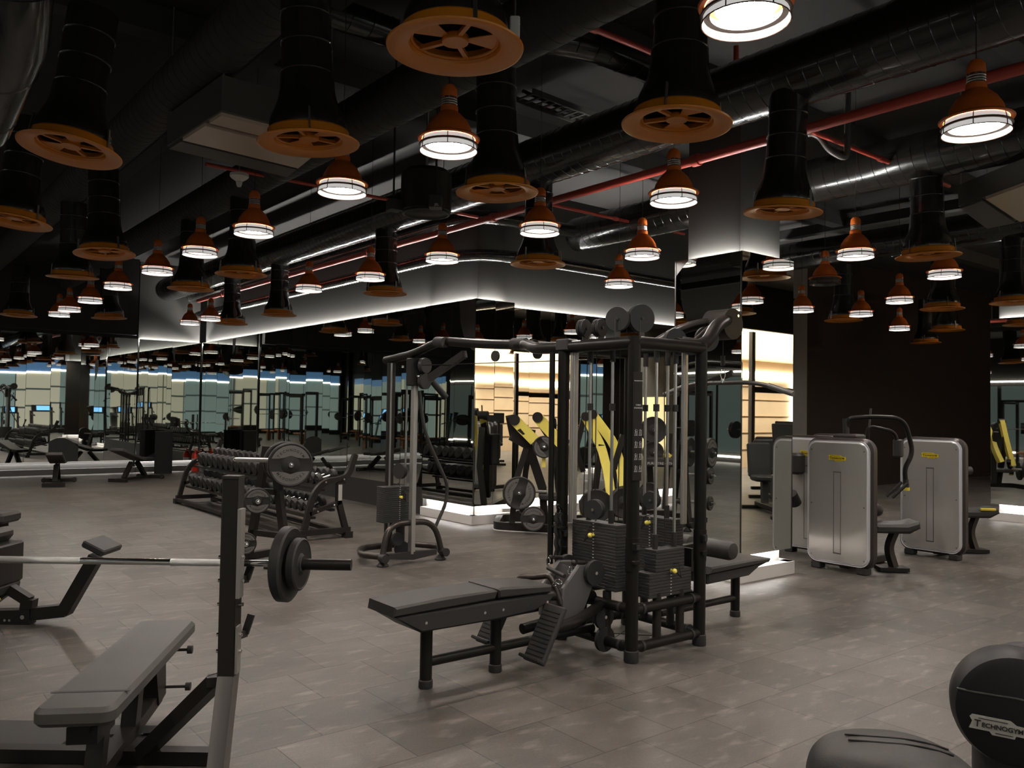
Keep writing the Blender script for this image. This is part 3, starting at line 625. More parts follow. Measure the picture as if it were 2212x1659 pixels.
# placard and knob on the near upright
b = MB(); b.slab(0.07, 0.012, 0.72, 0.008, 0.002, T(-h2-0.012, -h2-0.043, 1.2, rz=-0.25)); pl = b.build('instruction_placard', 'frame', S)
PM = T(-h2-0.012, -h2-0.051, 0, rz=-0.25) @ Matrix.Rotation(PI/2, 4, 'X')
b = MB(); text_mb('TECHNOGYM', 0.011, 0.0002, PM @ Matrix.Translation((0, 1.86, 0)), b)
text_mb('CABLE', 0.014, 0.0002, PM @ Matrix.Translation((0, 1.7, 0)), b); text_mb('STATIONS', 0.014, 0.0002, PM @ Matrix.Translation((0, 1.68, 0)), b)
for j in range(4):
    for k in range(2):
        cx, cy = -0.017+0.034*k, 1.52-0.08*j; mt = PM @ Matrix.Translation((cx, cy, 0))
        for (p, q) in (((-0.008, -0.02), (-0.004, 0.004)), ((0.004, -0.02), (0, 0.004)), ((-0.002, 0.0), (-0.001, 0.014)), ((-0.01, 0.012), (0.008, 0.002 + 0.008*((j+k) % 2))), ((-0.012, -0.021), (0.012, -0.021)), ((0.011, -0.02), (0.011, 0.018))):
            v = Vector((q[0]-p[0], q[1]-p[1])); b.box(v.length/2, 0, 0, v.length, 0.0022, 0.001, mt @ Matrix.Translation((p[0], p[1], 0)) @ Matrix.Rotation(math.atan2(v.y, v.x), 4, 'Z'))
        b.lathe([(0.003, 0), (0.003, 0.001)], 8, mt @ Matrix.Translation((-0.001, 0.018, 0)))
b.build('print', 'label', pl)
for z, (x, y) in ((0.72, (-h2, -h2)), (0.72, (-h2, h2)), (0.72, (h2, -h2))):
    b = MB(); b.cyl((x, y, z-0.12), (x, y, z+0.1), 0.047, 20); b.slab(0.05, 0.03, 0.05, 0.006, 0.003, T(x-0.02, y-0.05, z+0.02)).slab(0.05, 0.03, 0.025, 0.006, 0.003, T(x-0.02, y-0.05, z-0.07)); c = b.build('accessory_clamp', 'frame_gloss', S)
    b = MB(); b.slab(0.03, 0.012, 0.035, 0.004, 0.002, T(x-0.02, y-0.068, z+0.027)); b.build('clip', 'plastic', c)
# --- low row bench on the left (towards -x)
yb = 0.02
bx0, bx1 = -1.86, -0.98
for x in (-1.72, -1.2):
    b = MB(); b.cyl((x, yb, 0.02), (x, yb, 0.42), 0.037, 24); l = b.build('bench_leg', 'frame_gloss', S)
    b = MB(); b.lathe([(0.04, 0), (0.043, 0.006), (0.042, 0.045), (0.037, 0.05)], 24, T(x, yb, 0)); b.build('foot_cap', 'plastic', l)
b = MB(); b.cyl((-1.72, yb, 0.15), (-0.35, yb, 0.15), 0.03, 16); b.build('bench_rail', 'frame_gloss', S)
# tray under the pads: side profile in xz pushed across y
tr = [(-2.02, 0.48), (-1.85, 0.372), (-1.3, 0.368), (-1.0, 0.38), (-0.86, 0.43), (-0.84, 0.48), (-1.3, 0.485), (-1.7, 0.485)]
b = MB(); b.prism([(x, z) for x, z in tr], 0.3, T(0, yb+0.15, 0, rx=PI/2), 0.012); tray = b.build('seat_tray', 'plastic', S)
b = MB()
for x in (-1.82, -1.4, -1.26, -1.06, -0.9): b.cyl((x, yb-0.152, 0.425), (x, yb-0.14, 0.425), 0.009, 10)
b.build('bolt', 'chrome', tray)
b = MB(); b.prism([(-2.04, 0.485), (-1.32, 0.495), (-1.3, 0.55), (-1.7, 0.555), (-2.03, 0.54)], 0.31, T(0, yb+0.155, 0, rx=PI/2), 0.014); b.build('seat_pad', 'leather', S)
b = MB(); b.prism([(-1.3, 0.5), (-0.88, 0.485), (-0.87, 0.53), (-1.28, 0.565), (-1.31, 0.555)], 0.33, T(0, yb+0.165, 0, rx=PI/2), 0.014); b.build('seat_pad', 'leather', S)
# footplates
for s in (-1, 1):
    b = MB(); mt = T(-1.03, yb+s*0.25-0.03, 0.27) @ Matrix.Rotation(0.52, 4, 'Y')
    b.slab(0.035, 0.19, 0.37, 0.016, 0.006, mt @ Matrix.Translation((0, 0, -0.185)))
    f = b.build('foot_plate', 'plastic', S)
    b = MB()
    for k in range(11): b.box(-0.019, 0, -0.14+0.028*k, 0.006, 0.15, 0.006, mt)
    b.slab(0.06, 0.19, 0.02, 0.01, 0.004, mt @ Matrix.Translation((-0.03, 0, -0.18)))
    b.build('grip_rib', 'rubber', f)
    b = MB(); b.tube(fillet([(-1.0, yb+s*0.25, 0.28), (-0.75, yb+s*0.24, 0.29), (-0.36, yb+s*0.1, 0.33)], 0.08), 0.035, 16); b.build('foot_plate_arm', 'frame_gloss', S)
# curved grab handle
b = MB(); b.tube(fillet([(-0.92, yb+0.14, 0.46), (-0.91, yb+0.14, 0.54), (-0.82, yb+0.06, 0.54), (-0.77, yb-0.02, 0.56), (-0.76, yb-0.06, 0.5), (-0.74, yb-0.1, 0.38)], 0.06), 0.02, 14); b.build('grab_handle', 'bronze', S)
b = MB(); b.cyl((-0.95, yb-0.05, 0.46), (-0.62, yb-0.05, 0.42), 0.04, 18); b.build('seat_tube', 'bronze', S)
b = MB(); b.cyl((-0.62, yb, 0.42), (-0.36, yb, 0.36), 0.05, 18); b.cyl((-0.9, yb+0.1, 0.2), (-0.4, yb+0.1, 0.24), 0.035, 16); b.build('support_arm', 'frame_gloss', S)
# pulley head for the low row: sloping grey housing
hd = [(-0.74, 0.27), (-0.54, 0.29), (-0.42, 0.52), (-0.46, 0.61), (-0.58, 0.62), (-0.72, 0.48)]
for y0 in (0.13, -0.07):
    b = MB(); b.prism(hd, 0.035, T(0, yb+y0, 0, rx=PI/2), 0.008); b.build('pulley_housing', 'housing_grey', S)
b = MB(); b.prism([(-0.71, 0.33), (-0.56, 0.33), (-0.48, 0.58), (-0.59, 0.6)], 0.14, T(0, yb+0.1, 0, rx=PI/2), 0.006); b.build('housing_cover', 'grey_frame', S)
for c in ((-0.46, yb-0.125, 0.56), (-0.46, yb+0.15, 0.56), (-0.36, yb-0.12, 0.25), (-0.36, yb-0.13, 0.1)):
    b = MB(); pulley(b, c, (0, 1, 0), 0.085, 0.03); p = b.build('pulley', 'plastic', S)
    b = MB(); pbolt(b, (c[0], c[1]-0.012, c[2]), (0, 1, 0), 0.012, 0.012); b.build('pulley_bolt', 'chrome', p)
b = MB()
for y in (-0.09, 0.14): b.cyl((-0.52, yb+y, 0.63), (-0.6, yb+y-0.01, 0.64), 0.014, 10).ball((-0.62, yb+y, 0.64), 0.018)
b.build('cable_stop', 'rubber', S)
def carabiner(b, c, d, L=0.05):
    c = Vector(c); d = Vector(d).normalized(); n = d.cross(Vector((0.3, 1, 0.2))).normalized()
    pts = [c+d*(L*math.cos(a)*0.5)+n*(L*0.28*math.sin(a)) for a in [2*PI*k/14 for k in range(14)]]
    b.tube(pts, 0.0035, 6, closed=True)
hb = thing('row_bar', 'straight double row handle resting on the low pulley housing by chrome clips', 'handle', (JX-0.68, JY+yb, 0.56))
b = MB(); b.cyl((-0.03, -0.1, 0.0), (0.0, 0.1, 0.02), 0.014, 12); b.build('grip', 'rubber', hb)
for c_, d_ in (((0.0, -0.12, 0.04), (0.3, -0.1, 1)), ((0.02, 0.12, 0.06), (0.3, 0.1, 1)), ((-0.08, -0.1, -0.03), (1, -.5, -.5)), ((-0.11, -0.09, -0.045), (1, .5, -.5))): b = MB(); carabiner(b, c_, d_); b.build('carabiner', 'chrome', hb)
# hanging rope, leaning tube by the back-left upright
b = MB(); b.tube([(-0.42, 0.4, 2.08), (-0.45, 0.36, 0.55)], 0.021, 14); b.build('leaning_tube', 'frame_gloss', S)
b = MB(); b.box(-0.43, 0.33, 0.82, 0.04, 0.16, 0.012); b.bar((-0.36, 0.33, 0.93), (-0.44, 0.3, 0.98), 0.03, 0.012); b.build('accessory_hook', 'frame', S)
rp = thing('triceps_rope', 'black twisted rope attachment hanging on the left upright of the cable station', 'rope', (JX-0.43, JY+0.3, 0.5))
for k in (-1, 1):
    b = MB(); pts = [(0.018*k+0.006*math.cos(z*70), 0.006*math.sin(z*70), 0.42-z) for z in [0.02*i for i in range(22)]]; b.tube(pts, 0.013, 8); b.build('rope', 'rubber', rp)
b = MB(); carabiner(b, (0, 0, 0.44), (0, 0, 1)); b.build('carabiner', 'chrome', rp)
b = MB(); b.cyl((0, 0, 0.0), (0, 0, 0.05), 0.03, 12); b.build('rope_end', 'rubber', rp)
# --- lat pulldown side (towards +x)
b = MB(); b.cyl((1.27, yb, 0.02), (1.27, yb, 0.38), 0.037, 24); l = b.build('bench_leg', 'frame_gloss', S)
b = MB(); b.lathe([(0.04, 0), (0.043, 0.006), (0.042, 0.045), (0.037, 0.05)], 24, T(1.27, yb, 0)); b.build('foot_cap', 'plastic', l)
b = MB(); b.cyl((0.35, yb, 0.15), (1.27, yb, 0.15), 0.028, 16); b.build('bench_rail', 'frame_gloss', S)
b = MB(); b.prism([(0.75, 0.34), (1.28, 0.35), (1.42, 0.41), (1.52, 0.435), (1.3, 0.435), (0.75, 0.42)], 0.27, T(0, yb+0.135, 0, rx=PI/2), 0.012); b.build('seat_tray', 'plastic', S)
b = MB(); b.prism([(0.72, 0.425), (1.5, 0.44), (1.52, 0.47), (1.3, 0.485), (0.75, 0.475)], 0.34, T(0, yb+0.17, 0, rx=PI/2), 0.014); b.build('seat_pad', 'leather', S)
b = MB(); b.cyl((0.78, yb-0.34, 0.62), (0.78, yb+0.34, 0.62), 0.018, 12); b.bar((0.35, yb, 0.6), (0.78, yb, 0.62), 0.05, 0.05); b.bar((0.42, yb-0.2, 0.66), (0.42, yb-0.2, 0.5), 0.03, 0.1); rb = b.build('thigh_bar', 'frame', S)
for s in (-1, 1): b = MB(); b.lathe([(0.03, -0.15), (0.06, -0.14), (0.072, -0.11), (0.072, 0.11), (0.06, 0.14), (0.03, 0.15)], 20, T(0.78, yb+s*0.2, 0.62, rx=PI/2)); b.build('thigh_roller', 'leather', S)
for s in (-1, 1):
    b = MB(); pts = fillet([(0.1, s*0.33, 2.13), (0.45, s*0.3, 2.14), (0.75, s*0.17, 2.33), (1.02, s*0.06, 2.4)], 0.3, 7); b.tube(pts, 0.05 if s < 0 else 0.042, 18); b.build('lat_arm', 'frame_gloss', S)
b = MB(); b.cyl((1.06, -0.1, 2.37), (1.06, 0.12, 2.37), 0.125, 32); lc = b.build('pulley_cover', 'frame_gloss', S)
b = MB(); b.cyl((1.12, -0.104, 2.44), (1.12, -0.1, 2.44), 0.012, 10); b.build('bolt', 'chrome', lc)
b = MB(); pulley(b, (0.85, 0.0, 2.24), (0.5, 1, 0), 0.1, 0.03); b.build('pulley', 'plastic', S)
b = MB(); b.tube([(0.45, -0.1, 2.22), (0.6, -0.08, 2.22), (0.85, -0.02, 2.34)], 0.008, 8); b.build('spacer_rod', 'steel', S)
b = MB(); b.tube([(1.06, 0.0, 2.28), (1.06, 0.0, 2.0)], 0.004, 6).cyl((1.06, 0, 2.04), (1.06, 0, 2.12), 0.018, 12); b.build('lat_cable', 'frame', S)
lb = thing('lat_pulldown_bar', 'long curved pulldown bar hanging from the cable station in front of the square column', 'bar', (JX+1.06, JY, 1.9))
pts = fillet([(0.02, -0.62, -0.09), (0.01, -0.32, 0.0), (0, 0.32, 0.0), (0.02, 0.62, -0.09)], 0.2, 6)
b = MB(); b.tube(pts, 0.017, 12); b.build('bar', 'grey_frame', lb)
for s in (-1, 1): b = MB(); b.cyl((0.02, s*0.63, -0.093), (0.012, s*0.42, -0.028), 0.022, 12); b.build('grip', 'housing_grey', lb)
b = MB(); b.cyl((0, 0, 0), (0, 0, 0.03), 0.016, 10); carabiner(b, (0, 0, 0.07), (0, 0, 1), 0.08); b.build('carabiner', 'chrome', lb)
# --- crossover arm to the far tower
for s in (-1, 1):
    pts = fillet([(s*0.33, 0.33, 2.12), (s*0.33, 0.7, 2.13), (0.17+s*0.05, 1.35, 2.22), (0.2, 1.5, 2.23)], 0.3, 6)
    b = MB(); b.tube(pts, 0.045, 18); b.build('loop_tube', 'frame_gloss', S)
cj = MB(); cj.slab(0.12, 0.14, 0.09, 0.02, 0.01, T(-0.34, 0.33, 2.09)); cj.build('joint_cover', 'plastic', S)
bp = fillet([(0.17, 1.3, 2.22), (0.25, 2.2, 2.28), (0.31, 3.0, 2.36), (0.34, 3.5, 2.25), (0.345, 4.15, 2.2)], 0.5, 6)
b = MB(); b.tube(bp, 0.045, 18); b.build('crossover_beam', 'frame_gloss', S)
for y, z in ((1.55, 2.24), (2.9, 2.335)):
    b = MB(); b.cyl((0.2+0.04*(y-1.5), y-0.09, z-0.005), (0.2+0.05*(y-1.5), y+0.09, z+0.008), 0.054, 20); b.build('beam_sleeve', 'plastic', S)
for y in (1.9, 1.3, 0.95): b = MB(); pulley(b, (0.2, y, 2.15), (1, 0.1, 0), 0.05); b.build('pulley', 'plastic', S)
b = MB(); b.bar((0.28, 2.5, 2.2), (0.33, 3.2, 1.98), 0.05, 0.07); b.build('beam_strut', 'frame', S)
b = MB(); b.tube([(0.0, 0.4, 2.05), (0.33, 3.4, 2.12)], 0.004, 6); b.build('beam_cable', 'frame', S)
tx, ty = 0.34, 3.51
b = MB(); b.slab(0.05, 0.075, 1.88, 0.008, 0.003, T(tx, ty, 0.1)); b.slab(0.03, 0.02, 1.88, 0.003, 0, T(tx-0.02, ty-0.043, 0.1)); b.build('track_column', 'alu', S)
b = MB(); b.slab(0.075, 0.075, 2.12, 0.012, 0.004, T(tx, ty+0.5, 0.05)); b.build('rear_post', 'frame', S)
b = MB(); b.slab(0.16, 0.14, 0.3, 0.03, 0.01, T(tx, ty, 1.9)); th = b.build('swivel_head', 'frame', S)
for dx, dz in ((0.06, 2.12), (0.06, 1.95)):
    b = MB(); pulley(b, (tx+dx, ty-0.1, dz), (0.25, -1, 0), 0.085, 0.05); p = b.build('pulley', 'plastic', S)
b = MB(); b.ball((tx-0.02, ty-0.1, 2.0), 0.018, 10); b.build('bolt', 'chrome', th)
b = MB(); b.tube(fillet([(tx+0.12, ty-0.03, 1.98), (tx+0.17, ty-0.06, 2.0), (tx+0.2, ty-0.08, 1.94)], 0.03), 0.015, 10); b.cyl((tx+0.17, ty-0.08, 1.96), (tx+0.33, ty-0.12, 1.78), 0.036, 16); b.build('grip_roller', 'rubber', S)
b = MB(); b.tube(fillet([(tx+0.06, ty, 1.85), (tx+0.12, ty-0.02, 1.4), (tx+0.44, ty-0.02, 0.82), (tx+0.44, ty, 0.62), (tx+0.3, ty, 0.36)], 0.25, 6), 0.019, 12); b.build('side_tube', 'grey_frame', S)
stack(S, tx-0.06, ty+0.24, 0.4, 0.16, 0.42, 18, 0.0215, 'x', pin=0.3)
for x in (-0.15, 0.05): b = MB(); b.cyl((tx+x, ty+0.24, 0.3), (tx+x, ty+0.24, 2.15), 0.011, 10); b.build('guide_rod', 'steel', S)
b = MB(); pulley(b, (tx-0.1, ty+0.1, 0.98), (1, 0.3, 0), 0.085, 0.05); p = b.build('pulley', 'plastic', S)
b = MB(); pulley(b, (tx-0.12, ty+0.1, 0.25), (0, 1, 0), 0.07, 0.04); pulley(b, (tx-0.03, ty+0.15, 0.13), (0.4, 1, 0), 0.085, 0.04); b.build('pulley', 'plastic', S)
b = MB(); b.cyl((tx, ty+0.24, 0.1), (tx, ty+0.24, 0.44), 0.05, 14); b.build('stack_support', 'frame', S)
arch = fillet([(tx-0.38, ty-0.03, 0.06), (tx-0.3, ty, 0.43), (tx+0.28, ty, 0.43), (tx+0.38, ty-0.03, 0.06)], 0.2, 7)
b = MB(); b.tube(arch, 0.032, 16); b.build('base_arch', 'bronze', S)
b = MB(); b.tube(fillet([(tx-0.36, ty-0.02, 0.1), (tx-0.5, ty+0.2, 0.1), (tx-0.3, ty+0.6, 0.1), (tx+0.3, ty+0.6, 0.1), (tx+0.5, ty+0.2, 0.1), (tx+0.36, ty-0.02, 0.1)], 0.16, 6), 0.035, 16); b.build('base_loop', 'bronze', S)
b = MB(); b.prism([(-0.3, 0), (0, -0.035), (0.3, 0), (0.3, 0.05), (-0.3, 0.05)], 0.06, T(tx, ty+0.02, 0.07, rx=PI/2)); b.build('base_crossbar', 'plastic', S)
for s in (-1, 1):
    b = MB(); b.cyl((tx+s*0.38, ty-0.11, 0.09), (tx+s*0.38, ty-0.02, 0.09), 0.045, 18); f = b.build('end_cap', 'plastic', S)
    b = MB(); b.lathe([(0.06, 0), (0.065, 0.012), (0.05, 0.025), (0.02, 0.06)], 18, T(tx+s*0.36, ty-0.02, 0)); b.build('levelling_foot', 'rubber', f)
# ================================================================== plates, dumbbells
def ring_text(txt, R, size, mid, mb, z=0.0, flip=False, span=None):
    n = len(txt); st = size*0.92/R
    for i, ch in enumerate(txt):
        a = mid + (-(i-(n-1)/2)*st if not flip else (i-(n-1)/2)*st)
        rot = a-PI/2 if not flip else a+PI/2
        text_mb(ch, size, 0.0006, Matrix.Translation((R*math.cos(a), R*math.sin(a), z)) @ Matrix.Rotation(rot, 4, 'Z'), mb, 0.0008)
def make_plate(r, t, label, name='weight_plate', face=True, group='rubber weight plates'):
    """olympic plate, axis along local z, face towards +z"""
    o = thing(name, label, 'weight plate', (0, 0, 0), 0, group)
    b = MB(); b.lathe([(0.026, -t/2), (r*0.94, -t/2), (r, -t*0.35), (r, t*0.35), (r*0.94, t/2), (r*0.9, t/2-0.004), (0.42*r, t*0.3), (0.3*r, t/2), (0.026, t/2), (0.026, -t/2)], 40, None, False, False); b.build('disc', 'rubber', o, ang=30)
    if face:
        b = MB()
        for s in (0, 1):   # two raised segments either side of the centre band
            out = []; a0 = math.asin(0.33); R1 = 0.88
            for k in range(13): a = a0+(PI-2*a0)*k/12; out.append((R1*r*math.cos(a), R1*r*math.sin(a)))
            for k in range(7):
                x = -R1*math.cos(a0)+2*R1*math.cos(a0)*k/6
                y = 0.33*R1 if abs(x) > 0.33 else 0.33*R1+0.12*(1-(x/0.33)**2)
                if 0 < k < 6: out.append((x*r, y*r))
            b.prism(out, 0.005, T(0, 0, t/2-0.006, rz=s*PI))
        b.build('face_segment', 'rubber_face', o)
        b = MB(); ring_text('TECHNOGYM', 0.66*r, 0.17*r, PI/2, b, t/2-0.0003); ring_text('TECHNOGYM', 0.66*r, 0.17*r, -PI/2, b, t/2-0.0003)
        b.build('lettering', 'ink', o)
    b = MB(); b.lathe([(0.026, t*0.3), (0.026, t/2+0.003), (0.036, t/2+0.003), (0.04, t/2)], 24, None, False, False); b.build('hub_ring', 'plastic', o)
    return o
def aim(o, p, d, roll=0):
    q = Vector(d).to_track_quat('Z', 'Y').to_matrix().to_4x4(); m = Matrix.Translation(p) @ q @ Matrix.Rotation(roll, 4, 'Z')
    o.rotation_mode = 'XYZ'; o.location = m.to_translation(); o.rotation_euler = m.to_euler()
RC = rt0; FC = fwd0   # camera-right and camera-forward directions on the floor
# ---- barbell bench (foreground left): its own axes are camera-right / forward
BO = Vector((RC*(-1.8)+FC*3.62)); BO.z = 0
def local(o): pass
BR = thing('bench_press_station', 'black barbell bench station frame with upright posts and footplate in the left foreground', 'rack', tuple(BO), -A)
for s in (-1, 1):
    x = s*0.6
    pr = [(-0.035, 1.34), (-0.035, 0.5), (0.04, 0.5), (0.04, 1.34)]   # yz profile, slanting to the viewer at the foot
    b = MB(); b.prism([(y, z) for y, z in pr][::-1], 0.07, T(x-0.035, 0, 0) @ Matrix.Rotation(PI/2, 4, 'Z') @ Matrix.Rotation(PI/2, 4, 'X'), 0.004); u = b.build('upright', 'frame', BR)
    pr = [(-0.035, 0.5), (-0.18, 0.0), (-0.10, 0.0), (0.04, 0.5)]
    b = MB(); b.prism([(y, z) for y, z in pr][::-1], 0.07, T(x-0.035, 0, 0) @ Matrix.Rotation(PI/2, 4, 'Z') @ Matrix.Rotation(PI/2, 4, 'X'), 0.002); b.build('slanted_foot', 'frame_sheen', BR)
    b = MB(); b.box(x, 0, 1.345, 0.075, 0.08, 0.012); b.build('top_cap', 'rubber', u)
    b = MB(); b.box(x+s*0.043, -0.012, 1.02, 0.016, 0.056, 0.38); b.box(x+s*0.042, -0.01, 0.61, 0.01, 0.05, 0.2); b.build('steel_strip', 'alu', u)
    b = MB()
    for z in (0.6, 0.67, 0.8, 0.9, 1.0): b.cyl((x-0.05, -0.01, z), (x+0.06, -0.01, z), 0.008, 10)
    b.build('bolt', 'chrome', u)
    for z in (0.9, 0.66):
        b = MB(); b.bar((x+s*0.02, 0.0, z), (x+s*0.02, 0.13, z-0.02), 0.04, 0.03).bar((x+s*0.03, 0.12, z-0.02), (x+s*0.05, 0.14, z+0.06), 0.03, 0.02); b.build('bar_hook', 'frame', u)
    if s < 0: continue
    b = MB(); b.bar((x-s*0.05, 0.02, 0.47), (x-s*0.46, 0.26, 0.06), 0.08, 0.06); b.build('brace', 'frame', BR)
    b = MB(); b.bar((x-s*0.02, 0.02, 0.47), (x-s*0.09, 0.0, 0.47), 0.06, 0.04); b.build('brace_bracket', 'frame', BR)
b = MB(); b.bar((-0.66, -0.14, 0.04), (0.66, -0.14, 0.04), 0.07, 0.07); b.build('cross_member', 'frame_gloss', BR)
b = MB(); b.bar((-0.6, 0.28, 0.035), (0.5, 0.28, 0.035), 0.07, 0.06); b.build('cross_member', 'frame', BR)
b = MB(); b.slab(0.34, 0.3, 0.02, 0.01, 0.004, T(-0.05, 0.45, 0.03)); b.build('footplate', 'plastic', BR)
b = MB(); b.slab(0.6, 0.42, 0.025, 0.01, 0.006, T(-0.62, 0.5, 0.0)); b.build('floor_mat', 'leather', BR)
# flat bench
p0 = W(165, 1528, 0.44); p1 = W(358, 1347, 0.44); dv = (p1-p0); L = dv.length; ang = math.atan2(dv.y, dv.x)
FB = thing('flat_bench', 'flat black padded weight bench in the left foreground', 'bench', (p0.x, p0.y, 0), ang)
b = MB(); b.slab(L+0.1, 0.31, 0.075, 0.05, 0.018, T(L/2, 0, 0.375)); b.build('seat_pad', 'leather_grey', FB)
b = MB(); b.slab(0.02, 0.312, 0.002, 0.002, 0, T(0.16, 0, 0.4495)); b.build('seam', 'leather', FB)
b = MB(); b.bar((0.05, 0, 0.345), (L-0.02, 0, 0.345), 0.07, 0.06); b.build('spine', 'frame', FB)
b = MB(); b.bar((0.3, 0, 0.34), (0.22, 0, 0.03), 0.07, 0.07).box(0.18, 0, 0.3, 0.22, 0.12, 0.07); b.build('front_leg', 'frame', FB)
b = MB(); b.bar((0.78, 0, 0.34), (0.7, 0, 0.03), 0.08, 0.07); b.build('rear_leg', 'frame', FB)
b = MB(); b.bar((0.15, 0, 0.06), (1.15, 0, 0.1), 0.07, 0.06).bar((0.2, -0.24, 0.04), (0.2, 0.24, 0.04), 0.06, 0.06); b.build('base_rail', 'frame', FB)
b = MB(); b.prism([(0.95, 0.36), (1.15, 0.36), (1.18, 0.1), (1.05, 0.08)], 0.09, T(0, 0.045, 0, rx=PI/2)); b.build('gusset', 'frame', FB)
for x, z in ((1.18, 0.33), (1.16, 0.14)):
    b = MB(); b.cyl((x, -0.04, z), (x, -0.17, z), 0.008, 8).cyl((x, -0.15, z), (x, -0.175, z), 0.022, 12); b.build('knob', 'rubber', FB)
for s in (-1, 1): b = MB(); b.cyl((0.72, s*0.12, 0.05), (0.72, s*0.16, 0.05), 0.045, 20); b.build('wheel', 'rubber', FB)
b = MB(); b.cyl((0.72, -0.12, 0.05), (0.72, 0.12, 0.05), 0.012, 10); b.build('axle', 'chrome', FB)
# barbell
bc = BO + FC*0.10; bz = 0.955
BB = thing('barbell', 'chrome barbell racked across the bench station in the left foreground', 'barbell', (bc.x, bc.y, bz), -A)
b = MB(); b.cyl((-0.65, 0, 0), (0.655, 0, 0), 0.0145, 20); b.build('shaft', 'chrome', BB)
for x0, x1 in ((-0.47, -0.1), (-0.0, 0.0), (0.3, 0.6)):
    if x1 > x0: b = MB(); b.cyl((x0, 0, 0), (x1, 0, 0), 0.0155, 20); b.build('knurling', 'knurl', BB)
b = MB(); b.cyl((-0.6, 0, 0), (-0.3, 0, 0), 0.0155, 20); b.build('knurling', 'knurl', BB)
for s in (-1, 1):
    b = MB(); b.cyl((s*0.655, 0, 0), (s*0.78, 0, 0), 0.0145, 18).cyl((s*0.76, 0, 0), (s*0.785, 0, 0), 0.04, 24); b.build('collar', 'chrome', BB)
    b = MB(); b.cyl((s*0.785, 0, 0), (s*1.10, 0, 0), 0.025, 24); b.build('sleeve', 'steel' if s < 0 else 'frame_gloss', BB)
    for k, (r, t, x) in enumerate(((0.165, 0.05, 0.815), (0.115, 0.04, 0.865))):
        lb_ = [['larger black rubber plate loaded on the near right end of the barbell', 'smaller black rubber plate loaded outside the larger one on the barbell'], ['large rubber plate on the barbell end beyond the left edge', 'small rubber plate on the barbell end beyond the left edge']][0 if s > 0 else 1][k]
        o = make_plate(r, t, lb_, face=False); aim(o, bc + RC*(s*x)+Vector((0, 0, bz)), RC*s+FC*(-0.12))
# ---- plate tree
TO = D(578, 1200, 8.9); TO.z = 0
TR = thing('plate_tree', 'black weight plate tree standing behind the barbell at left', 'plate rack', tuple(TO), -A-0.5)
for s in (-1, 1):
    b = MB(); b.bar((s*0.28, 0, 0.03), (s*0.05, 0, 1.2), 0.08, 0.06); b.build('leg', 'frame', TR)
for hw, z in ((0.24, 0.3), (0.14, 0.75), (0.09, 1.2)): b = MB(); b.bar((-hw, 0, z), (hw, 0, z), 0.06, 0.06); b.build('crossbar', 'frame', TR)
b = MB(); b.bar((-0.28, -0.3, 0.04), (-0.28, 0.3, 0.04), 0.07, 0.07).bar((0.28, -0.3, 0.04), (0.28, 0.3, 0.04), 0.07, 0.07); b.build('base_foot', 'frame', TR)
def wp(px, py, Y): return D(px, py, Y)
def peg(parent, p, q, r=0.024):
    Mi = (Matrix.Translation(parent.location) @ Matrix.Rotation(parent.rotation_euler.z, 4, 'Z')).inverted()
    b = MB(); b.cyl(Mi @ p, Mi @ q, r, 16); o = b.build('peg', 'steel', parent)
    b = MB(); d = (Mi @ q - Mi @ p).normalized(); b.cyl(Mi @ q, Mi @ q + d*0.012, r*0.9, 12).ball(Mi @ q + d*0.012, r*0.8); b.build('peg_cap', 'chrome', o)
pd = (RC*0.42-FC).normalized()       # pegs point to the viewer, slightly right
for px, py, r, t, n, lb_ in ((627, 1004, 0.225, 0.07, 2, ['large grey-faced lettered bumper plate on the front of the plate tree', 'second large bumper plate behind the lettered one on the plate tree']),
                       (556, 1082, 0.13, 0.05, 2, ['small dark plate on the middle peg of the plate tree', 'second plate behind it on the middle peg of the plate tree']),
                       (530, 1174, 0.11, 0.05, 1, ['lowest plate on the plate tree, partly behind the rack upright'])):
    c = D(px, py, 8.45); peg(TR, c-pd*0.42, c+pd*0.07)
    for k in range(n):
        o = make_plate(r, t, lb_[k], face=(k == 0)); aim(o, c-pd*(k*(0.36 if r > 0.2 else t+0.015)), pd, 0.0)
c = D(510, 993, 8.6); peg(TR, c+RC*0.35, c, 0.024)
# ---- dumbbell rack
RK = thing('dumbbell_rack', 'long black two-tier dumbbell rack standing before the mirror wall at left', 'rack', (4.42, 9.65, 0))
LR = 4.9
for y, last in ((0.0, False), (LR, True)):
    b = MB(); b.tube(fillet([(0.02, y, 0.05), (0.14, y, 0.55), (0.28, y, 0.72), (0.62, y, 0.76), (0.72, y, 1.06)], 0.12, 5), 0, 4, sq=(0.07, 0.06)); f = b.build('end_frame', 'frame', RK)
    b = MB(); b.bar((0.5, y, 0.72), (0.5, y, 0.46), 0.07, 0.06).bar((0.5, y, 0.46), (0.62, y, 0.05), 0.07, 0.06).bar((0.1, y, 0.33), (0.52, y, 0.46), 0.06, 0.05); b.build('rear_leg', 'frame', RK)
    b = MB(); b.bar((-0.02, y, 0.1), (0.66, y, 0.1), 0.07, 0.07); b.box(0.0, y, 0.04, 0.1, 0.12, 0.08).box(0.63, y, 0.04, 0.1, 0.12, 0.08); b.build('foot_bar', 'frame', RK)
    b = MB()
    for x, z in ((0.3, 0.72), (0.55, 0.745), (0.2, 0.36), (0.42, 0.43), (0.0, 0.07), (0.62, 0.07)): b.cyl((x, y-0.045, z), (x, y-0.03, z), 0.012, 8)
    b.build('bolt', 'chrome', f)
    b = MB(); b.box(0.5, y-0.04, 0.58, 0.05, 0.006, 0.2); b.build('label_plate', 'badge_g', f)
